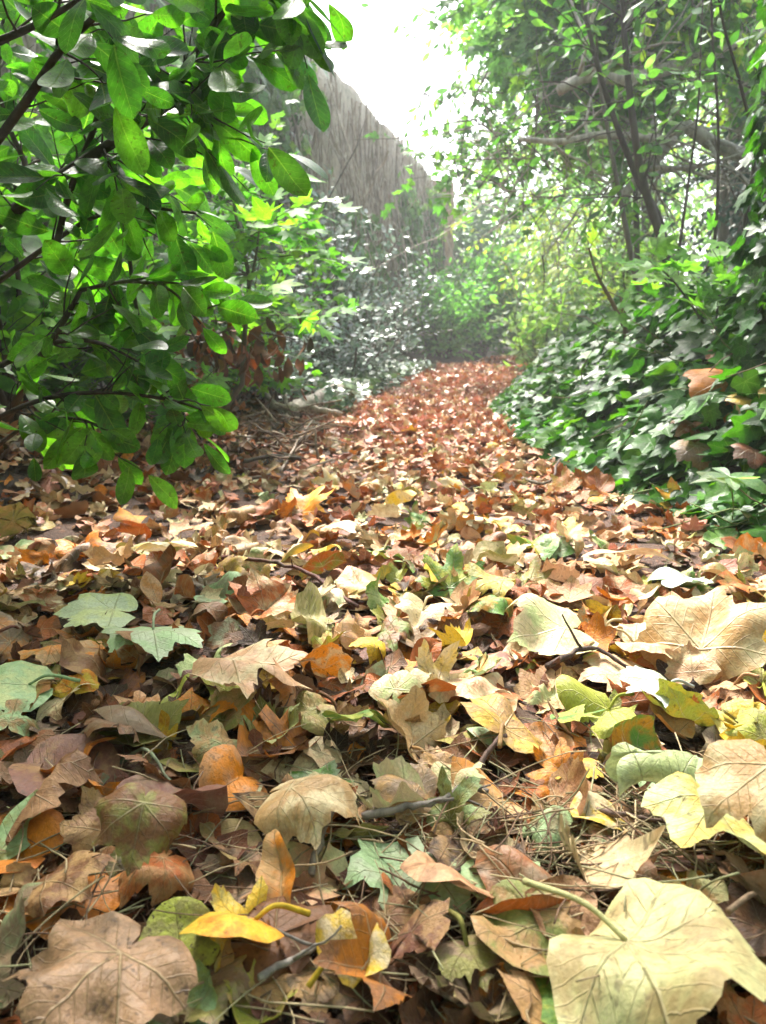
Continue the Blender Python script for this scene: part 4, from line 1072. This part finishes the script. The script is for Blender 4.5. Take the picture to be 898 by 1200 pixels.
slim_tree('sapling', 'bent whip sapling nearest the ivy-clad trunk', [((868, 340, 2.9), (872, 270, 2.9), (884, 180, 2.9), (868, 100, 2.9), (845, 15, 2.9), (838, -60, 2.9))], 85, (.07, .055, .045), .010, 5, dict(kind='laurel_lo', spacing=.06, size=(.05, .08), pal=GRN, droop=.3), (.2, .4), lo=.6)
slim_tree('sapling', 'slanting thin sapling between the twin-stemmed tree and the straight whip', [((795, 300, 3.8), (806, 220, 3.8), (818, 130, 3.8), (822, 40, 3.8), (826, -40, 3.8))], 86, (.09, .07, .06), .008, 5, dict(kind='laurel_lo', spacing=.07, size=(.05, .08), pal=GRN + COOL, droop=.3), (.2, .4), lo=.5)
slim_tree('sapling', 'low leafy sapling spreading flat fresh green leaves just above the ivy', [((850, 425, 2.7), (825, 380, 2.7), (790, 330, 2.7), (760, 305, 2.68)), ((838, 400, 2.7), (842, 350, 2.68), (850, 310, 2.66))], 87, (.10, .09, .06), .006, 11, dict(kind='maple_lo', spacing=.05, size=(.045, .07), pal=[(.10, .24, .04), (.14, .28, .05), (.08, .20, .04)], droop=.1, normal=(0, -.5, 1), nspread=.25), (.12, .28), lo=.4, pull=(-.1, 0, 0))

# ivy-clad trunk at the edge of the picture
pl = Plant(91, (.10, .08, .06)); x0 = 1.13; b0 = np.array([x0, 2.25, float(gz(x0, 2.25))])
q = smooth_poly([b0 + [0, 0, -.1], b0 + [.02, 0, .5], b0 + [.0, .05, 1.2], b0 + [.06, .1, 2.2]], 8); pl.stem(q, .09, .06, 12)
n = 1300; r = pl.r; t = r.random(n) ** 1.3; ii = (t * (len(q) - 1)).astype(int); a = r.uniform(0, 6.28, n)
dr = np.stack([np.cos(a), np.sin(a), np.zeros(n)], 1); pos = q[ii] + dr * (.095 + r.random(n) * .09)[:, None] + np.stack([0 * t, 0 * t, r.uniform(-.05, .05, n)], 1)
ax = dr * .5 + np.stack([r.normal(0, .4, n), r.normal(0, .4, n), -np.ones(n)], 1); cc = pick(IVYC[:5], n, .2, r); fol = MB()
leaves(fol, T['ivy_hi'][0], pos, frames(ax, dr + [0, 0, .5] + r.normal(0, .3, (n, 3))), r.uniform(.035, .06, n), cc, cc * .6, r=r)
finish(pl, fol, 'ivy_clad_tree', 'tree trunk wrapped in dark ivy at the edge of the bank', 'tree', b0, 'trunk', 'ivy', M_IVY)

# leaning dead trunks and tangle of bare twigs in the wood
def log(name, label, pts, r0, r1, col, cat, branches=0, seed=0, blen=(.3, .9), group=None):
    pl = Plant(seed, col); q = smooth_poly(pts, 7); c = q.mean(0)
    e = empty(name, c, label, cat, group)
    tube(pl.wood, q - c, np.linspace(r0, r1, len(q)), 10, pl.bark, pl.bark2, rough=.09); pl.wood.build('trunk', M_BARK, e)
    if branches:
        for _ in range(branches):
            pl.wood = MB()
            for s in pl.shoots(q, 1, blen, r1 * .35, lo=.1, ang=(.6, 1.3), wob=.16, pull=(0, 0, -.3), k=5): pl.shoots(s, 3, (.15, .4), r1 * .14, k=3)
            pl.wood.build('branch', M_TWIG, e, loc=c)
    return e


PALEB = (.50, .45, .38)
log('dead_bough', 'pale dead trunk leaning across the wood with a broken end', [P(655, 106, 5.0), P(690, 90, 5.05), P(740, 92, 5.2), P(810, 70, 5.6), P(900, 30, 6.2)], .028, .042, PALEB, 'bough', 10, 1)
log('dead_bough', 'thin pale bough lying level below the broken dead trunk', [P(608, 163, 5.1), P(660, 166, 5.1), P(710, 158, 5.2), P(790, 165, 5.5)], .014, .028, PALEB, 'bough', 9, 2)
log('dead_bough', 'grey bough rising steeply behind the whip saplings', [P(720, 240, 5.6), P(770, 185, 5.6), P(800, 150, 5.6), P(835, 168, 5.6), P(880, 185, 5.7)], .03, .05, (.42, .39, .34), 'bough', 8, 3)
log('dead_tree', 'upright grey trunk standing deep in the wood behind the whip saplings', [P(868, 330, 8.0), P(866, 200, 8.0), P(860, 60, 8.0), P(856, -120, 8.0)], .10, .08, (.30, .27, .24), 'tree', 6, 4)
mb = MB(); r = np.random.default_rng(101); cen = P(675, 165, 5.6)
for _ in range(150):
    p0 = cen + r.normal(0, 1, 3) * [.45, .3, .3]
    tube(mb, wander(p0, (r.normal(0, 1), r.normal(0, .5), r.normal(-.3, .6)), r.uniform(.3, .9), 6, .14, (0, 0, -.3), r), np.linspace(.006, .002, 7), 3, (.38, .32, .26) if r.random() < .7 else (.12, .09, .07), cap=False)
tag(mb.build('twig_tangle', M_TWIG), 'tangle of bare grey twigs under the leaning dead trunk', 'twigs', kind='stuff')


# ------------------------------------------------------------------ woodland trees behind
def tree(name, label, base, height, r0, crown_c, crown_r, nlimb, nshoot, kind, spacing, size, pal, seed, bark=(.12, .10, .08), droop=.4, slen=(.4, .9), limb_to=None, group='trees of the wood behind the ivy bank', mat=None, trunk_lean=(0, 0), per=1):
    pl = Plant(seed, bark); base = np.array([base[0], base[1], float(gz(base[0], base[1]))]); r = pl.r
    tp = base + np.array([trunk_lean[0], trunk_lean[1], height])
    q = smooth_poly([base + [0, 0, -.1], base + (tp - base) * .35 + r.normal(0, .08, 3), base + (tp - base) * .7 + r.normal(0, .1, 3), tp], 7)
    pl.stem(q, r0, r0 * .35, 9, .08)
    for i in range(nlimb):
        v = r.normal(0, 1, 3); v /= np.linalg.norm(v); tgt = np.asarray(crown_c) + v * np.asarray(crown_r) * r.uniform(.35, 1.0)
        st = q[int(r.uniform(.35, .98) * (len(q) - 1))]
        mid = (st + tgt) / 2 + r.normal(0, .15, 3) + [0, 0, .15]
        lq = smooth_poly([st, mid, tgt], 7)
        pl.stem(lq, r0 * .18, r0 * .05, 5)
        pl.shoots(lq, nshoot, slen, r0 * .06, lo=.35, ang=(.6, 1.3), wob=.14, pull=(0, 0, -.4), k=3, steps=5)
    fol = MB(); pl.foliage(fol, kind, spacing, size, pal, droop=droop, normal=(0, -.4, 1), nspread=.55, k1=.4, per=per)
    return finish(pl, fol, name, label, 'tree', base, 'trunk', 'crown', mat or M_CROWN, group)


tree('tree', 'broad tree whose lobed leaves overhang the bright gap of sky', (3.0, 6.4), 4.2, .09, (1.32, 6.2, 2.55), (.95, .9, .85), 28, 16, 'maple_lo', .06, (.06, .10), COOL + BRT[:1] + GRN, 111)
tree('tree', 'tree with drooping cool green sprays beside the gap of sky', (3.6, 8.6), 5.0, .10, (1.42, 8.4, 3.25), (1.1, .9, 1.2), 24, 15, 'laurel_lo', .07, (.08, .13), COOL + GRN, 112, droop=.7)
tree('tree', 'light green tree deep in the wood beyond the yellow shrub', (4.2, 13.5), 6.5, .12, (3.2, 13, 3.2), (1.9, 1.2, 2.2), 24, 14, 'laurel_lo', .12, (.10, .15), LG + COOL, 113)
tree('tree', 'bright backlit tree filling the wood above the whip saplings', (4.4, 8.2), 4.6, .09, (3.6, 7.6, 2.9), (1.2, 1.0, 1.1), 22, 14, 'laurel_lo', .075, (.08, .13), BRT + GRN, 114)
tree('tree', 'dark ivy-green tree low in the wood behind the straight whip', (3.9, 7.2), 2.6, .12, (3.3, 6.9, 1.3), (.9, .7, .7), 18, 12, 'laurel_lo', .07, (.06, .09), [(.03, .09, .05), (.04, .11, .06), (.06, .13, .08)], 115, mat=M_GLOSS)
tree('tree', 'grey-green bushy tree between the dead trunk and the pale shrubs', (3.1, 9.6), 2.4, .08, (2.6, 9.3, 1.1), (1.2, .7, .75), 20, 12, 'laurel_lo', .085, (.07, .10), LG + SILV, 116)
tree('tree', 'tall tree at the back with thin pale foliage against the light', (6.5, 12.5), 8.0, .14, (5.2, 12, 4.0), (2.2, 1.4, 2.4), 24, 13, 'laurel_lo', .13, (.11, .16), LG + BRT, 117)
tree('tree', 'olive tree crown at the top edge over the twin-stemmed tree', (3.4, 5.4), 4.2, .07, (2.0, 5.2, 2.55), (.8, .6, .5), 14, 12, 'laurel_lo', .075, (.06, .09), GRN + BRT, 118)
tree('tree', 'leafy tree at the top corner above the ivy-clad trunk', (2.6, 3.6), 3.4, .06, (1.65, 3.3, 1.75), (.45, .4, .3), 12, 10, 'laurel_lo', .06, (.05, .08), GRN, 119, slen=(.2, .45))
tree('tree', 'unseen tree added beside the path so its crown shades the near litter', (2.1, 1.6), 3.4, .08, (.05, 2.05, 2.5), (.95, .4, .3), 28, 14, 'laurel_lo', .06, (.08, .12), GRN, 121, group=None, slen=(.2, .45))  # out of view, added to shade the near ground from the sun
tree('tree', 'unseen leafy tree added so its crown blocks skylight above the viewpoint', (-2.1, -.3), 3.2, .08, (-.1, .3, 2.45), (1.4, .9, .35), 30, 14, 'laurel_lo', .06, (.09, .13), GRN, 123, group=None, slen=(.3, .6))  # unseen crown added overhead to darken the near litter
# sprig that reaches over the wall line
tree('tree', 'young tree reaching a spray of lobed leaves across the wall end', (2.3, 7.4), 2.4, .035, (.5, 7.2, 1.85), (.45, .3, .2), 8, 8, 'maple_lo', .08, (.055, .085), GRN + BRT[2:3], 120, slen=(.25, .5))

# far woodland that closes the view: reads as one mass
mb = MB(); r = np.random.default_rng(131)
n = 26000
x = r.uniform(1.2, 26, n); y = r.uniform(15.5, 24, n) + .1 * x
top = 5.5 + 1.5 * np.sin(x * 1.1) + .8 * np.sin(x * 2.7 + 1) + np.clip(x - 4, 0, 6) * .45
top = top * np.clip((x - .6) / 2.6, .25, 1)
z = gz(x, y) + top * r.random(n) ** .9
cl = r.integers(0, 4, n)
cc = pick(LG + COOL + BRT[:1], n, .25, r)
ax = np.stack([r.normal(0, 1, n), r.normal(0, 1, n), r.normal(-.6, .5, n)], 1)
leaves(mb, T['tiny'][0], np.stack([x, y, z], 1), frames(ax, np.array([0, -.4, 1]) + r.normal(0, .5, (n, 3))), r.uniform(.16, .30, n), cc, cc * .6, r=r)
tag(mb.build('far_woodland', M_CROWN), 'pale mass of far woodland closing the end of the view', 'woodland', kind='stuff')

# unseen wood added behind the viewpoint and to both sides, cutting the skylight
mb = MB(); r = np.random.default_rng(133); n = 15000
th = r.uniform(R(150), R(395), n); rad = r.uniform(4.5, 8.5, n)
x = np.cos(th) * rad + .3; y = np.sin(th) * rad + 1.0
z = gz(x, y) + r.random(n) * (4.6 + 1.2 * np.sin(th * 5))
k_ = ~((y > 2.2) & (x > 0)) & ~((y > 3.0) & (x < 0))
x, y, z = x[k_], y[k_], z[k_]; n = len(x)
cc = pick(GRN + COOL, n, .25, r)
leaves(mb, T['tiny'][0], np.stack([x, y, z], 1), frames(r.normal(0, 1, (n, 3)), r.normal(0, 1, (n, 3))), r.uniform(.22, .38, n), cc, cc * .6, r=r)
tag(mb.build('added_woodland', M_CROWN), 'unseen dense woodland added round the near end of the path to cut skylight', 'woodland', kind='stuff')

# undergrowth of the bank top
mb = MB(); n = 9000
y = r.uniform(4.5, 11, n); s = .9 + r.random(n) * 3.4; x = xr(y) + s
cl = .5 + .5 * np.sin(x * 3 + y * 1.3) * np.sin(y * 2.2 - x)
z = gz(x, y) + r.random(n) * (.15 + .35 * cl)
cc = pick(GRN + LG + COOL, n, .25, r)
ax = np.stack([r.normal(0, 1, n), r.normal(0, 1, n), r.normal(-.2, .4, n)], 1)
leaves(mb, T['laurel_lo'][0], np.stack([x, y, z], 1), frames(ax, np.array([0, -.4, 1]) + r.normal(0, .4, (n, 3))), r.uniform(.06, .11, n), cc, cc * .6, r=r)
tag(mb.build('undergrowth', M_CROWN), 'leafy undergrowth on top of the bank among the saplings', 'undergrowth', kind='stuff')

# ------------------------------------------------------------------ sticks, brush pile, needles
def gp(px, py, h=.012): return G(px, py) + np.array([0, 0, h])


def stick(name, label, pts, r0, r1, col, cat='twig', side=0, seed=0, group=None):
    r_ = np.random.default_rng(seed); q = smooth_poly(pts, 6); q = q + r_.normal(0, r0 * .25, q.shape); c = q[0].copy()
    mb = MB(); rad = np.linspace(r0, r1, len(q)) * (1 + .18 * r_.uniform(-1, 1, len(q)))
    tube(mb, q - c, rad, 8, col, np.array(col) * .5, rough=.08)
    o = mb.build(name, M_TWIG); o.location = c; tag(o, label, cat, group)
    for k_ in range(side):
        i = int(r_.uniform(.25, .85) * (len(q) - 1)); sb = MB()
        s = wander(q[i] - c, np.append(r_.normal(0, 1, 2), .3), r_.uniform(.02, .06), 5, .2, (0, 0, 0), r_)
        tube(sb, s, np.linspace(r0 * .5, r0 * .25, 6), 6, col, np.array(col) * .5); sb.build('side_shoot', M_TWIG, o)
    return o


stick('twig', 'knobbly grey twig lying across the wide mint leaf', [gp(425, 1005, .04), gp(470, 1000, .045), (gp(515, 990, .045)), gp(545, 978, .05), gp(572, 975, .04)], .0035, .0025, (.24, .20, .17), side=3, seed=1)
stick('twig', 'long dark red-brown twig curving across the bright litter', [gp(262, 678, .04), gp(310, 690, .05), gp(362, 702, .045), gp(420, 735, .03)], .004, .0028, (.12, .05, .04), side=2, seed=2)
stick('twig', 'straight pale twig leaning beside the folded orange-tan leaf', [gp(364, 1062, .03), gp(385, 1020, .05), gp(407, 980, .05)], .0028, .002, (.30, .24, .18), seed=3)
stick('twig', 'slanting brown twig between the rust rolled leaf and the cream leaf', [gp(556, 940, .03), gp(580, 915, .045), gp(606, 898, .04)], .003, .002, (.16, .10, .08), seed=4)
stick('twig', 'dark twig lying in front of the tan standing leaf', [gp(640, 815, .04), gp(690, 800, .05), gp(735, 812, .035)], .004, .0025, (.11, .07, .055), side=1, seed=5)
stick('twig', 'thin brown twig at the shaded bottom below the cream round leaf', [gp(690, 985, .03), gp(740, 1000, .035), gp(800, 1003, .03)], .0028, .0016, (.14, .09, .07), seed=6)
stick('twig', 'grey forked twig under the yellow fan leaf', [gp(305, 1190, .03), gp(350, 1170, .035), gp(392, 1140, .03)], .0026, .0016, (.32, .28, .24), side=2, seed=7)
stick('twig', 'thin stalk-like twig standing in the dark litter by the grey rolled leaf', [gp(140, 905, .01), gp(175, 920, .04), gp(205, 945, .02)], .0022, .0016, (.30, .32, .20), seed=8)
BR = 'sticks of the brush pile beside the path'
stick('stick', 'short thick grey log sticking out of the brush pile', [gp(340, 500, .07), gp(368, 490, .09), gp(396, 476, .10)], .046, .042, (.40, .35, .30), 'log', seed=11, group=BR)
stick('stick', 'dark straight stick lying level in front of the brush pile', [gp(285, 555, .04), gp(320, 552, .05), gp(352, 551, .04)], .007, .006, (.10, .075, .06), 'stick', seed=12, group=BR)
stick('stick', 'pale broken stick lying on top of the brush pile', [gp(318, 495, .08), gp(360, 500, .09), gp(400, 499, .06)], .018, .013, (.42, .35, .29), 'stick', seed=13, group=BR)
stick('stick', 'long grey stick slanting from the laurel into the brush pile', [gp(262, 452, .10), gp(300, 470, .10), gp(335, 500, .05)], .017, .012, (.34, .29, .25), 'stick', seed=14, group=BR)
stick('stick', 'thin crooked stick rising at the front of the brush pile', [gp(330, 560, .02), gp(345, 540, .05), gp(366, 520, .10)], .005, .003, (.34, .26, .21), 'stick', seed=15, group=BR)
stick('stick', 'stubby upright stick in the middle of the brush pile', [gp(338, 505, .0), gp(337, 500, .06), gp(334, 492, .12)], .013, .010, (.28, .22, .18), 'stick', seed=16, group=BR)
stick('stick', 'dark curved stick at the ivy edge of the path', [gp(612, 572, .03), gp(640, 582, .04), gp(655, 560, .06)], .006, .003, (.12, .08, .065), 'stick', seed=17)
r = np.random.default_rng(141); mb = MB()
for _ in range(130):
    p = gp(r.normal(338, 26), r.normal(515, 19), r.uniform(.01, .09))
    tube(mb, wander(p, (r.normal(0, 1), r.normal(0, 1), r.normal(0, .25)), r.uniform(.06, .28), 5, .12, (0, 0, 0), r), np.linspace(.004, .0018, 6) * r.uniform(.6, 1.6), 5, (.34, .25, .19) if r.random() < .6 else (.13, .085, .065))
tag(mb.build('brush', M_TWIG), 'loose fine twigs of the brush pile where the laurel meets the path', 'brush', kind='stuff')
mb = MB()
for _ in range(1300):
    px, py = r.uniform(-10, 910), 880 + 330 * r.random() ** .7
    if r.random() < .45: px = r.normal(700, 120); py = r.normal(1020, 60)
    p = gp(px, min(py, 1200), r.uniform(.004, .035)); a = r.uniform(0, 6.28)
    q = wander(p, (math.cos(a), math.sin(a), r.normal(0, .18)), r.uniform(.04, .12), 6, .1, (r.normal(0, .5), r.normal(0, .5), -.1), r)
    q[:, 2] = np.maximum(q[:, 2], gz(q[:, 0], q[:, 1]) + .004)
    tube(mb, q, .0006 * r.uniform(.7, 1.5), 4, np.array([(.42, .30, .17), (.50, .38, .22), (.22, .13, .08), (.36, .33, .18)])[r.integers(0, 4)])
tag(mb.build('pine_needles', M_TWIG), 'scattered dry pine needles and stalks on the dark soil', 'pine needles', kind='stuff')

# ------------------------------------------------------------------ air, light, camera
HAZE = 0.005  # thin haze added to wash out far foliage, standing in for lens glow
SUN_E, SUN_AZ = 52, 11   # degrees; azimuth to the left of straight ahead
w = bpy.data.worlds.new('World'); SC.world = w; w.use_nodes = True
nt = w.node_tree; bg = nt.nodes['Background']
sky = nt.nodes.new('ShaderNodeTexSky'); sky.sky_type = 'NISHITA'; sky.sun_disc = False
sky.sun_elevation = R(SUN_E); sky.sun_rotation = R(-SUN_AZ); sky.dust_density = 3.0; sky.air_density = 1.0; sky.ozone_density = 1.0
hs = nt.nodes.new('ShaderNodeHueSaturation'); hs.inputs['Saturation'].default_value = .42
nt.links.new(sky.outputs[0], hs.inputs['Color']); nt.links.new(hs.outputs[0], bg.inputs[0]); bg.inputs[1].default_value = .07
if HAZE > 0:
    hm = bpy.data.materials.new('haze_air'); hm.use_nodes = True; hn = hm.node_tree; hn.nodes.clear()
    pv = hn.nodes.new('ShaderNodeVolumePrincipled'); pv.inputs['Color'].default_value = (.93, .97, 1, 1); pv.inputs['Density'].default_value = HAZE; pv.inputs['Anisotropy'].default_value = .35
    ho = hn.nodes.new('ShaderNodeOutputMaterial'); hn.links.new(pv.outputs[0], ho.inputs['Volume'])
    bx = np.array([(x, y, z) for z in (-1.2, 13) for y in (-72, 72) for x in (-72, 72)], float)
    me = bpy.data.meshes.new('haze'); me.from_pydata(bx.tolist(), [], [(0, 2, 3, 1), (4, 5, 7, 6), (0, 1, 5, 4), (2, 6, 7, 3), (0, 4, 6, 2), (1, 3, 7, 5)]); me.materials.append(hm)
    hz_ = bpy.data.objects.new('haze', me); COL.objects.link(hz_); tag(hz_, kind='stuff')
sl = bpy.data.lights.new('sun', 'SUN'); sl.energy = 1.5; sl.angle = R(12); sl.color = (1, .95, .87)
so = bpy.data.objects.new('sun', sl); COL.objects.link(so); so.rotation_euler = (R(-(90 - SUN_E)), 0, R(SUN_AZ))
cam = bpy.data.cameras.new('camera'); co = bpy.data.objects.new('camera', cam); COL.objects.link(co)
co.location = (0, 0, CAMH); co.rotation_euler = (R(90) - PITCH, 0, 0)
cam.sensor_fit = 'VERTICAL'; cam.sensor_height = 24; cam.lens = 24 * FPX / 1200; cam.clip_end = 500; cam.clip_start = .02
cam.dof.use_dof = True; cam.dof.focus_distance = 1.0; cam.dof.aperture_fstop = 6.5
SC.camera = co
SC.view_settings.view_transform = 'Standard'; SC.view_settings.look = 'None'; SC.view_settings.exposure = 3.48; SC.view_settings.gamma = 1; SC.view_settings.use_curve_mapping = False
SC.render.engine = 'CYCLES'
SC.cycles.use_denoising = True
SC.cycles.max_bounces = 8; SC.cycles.diffuse_bounces = 3; SC.cycles.glossy_bounces = 2; SC.cycles.transmission_bounces = 6; SC.cycles.volume_bounces = 1
SC.cycles.caustics_reflective = False; SC.cycles.caustics_refractive = False; SC.cycles.sample_clamp_indirect = 6
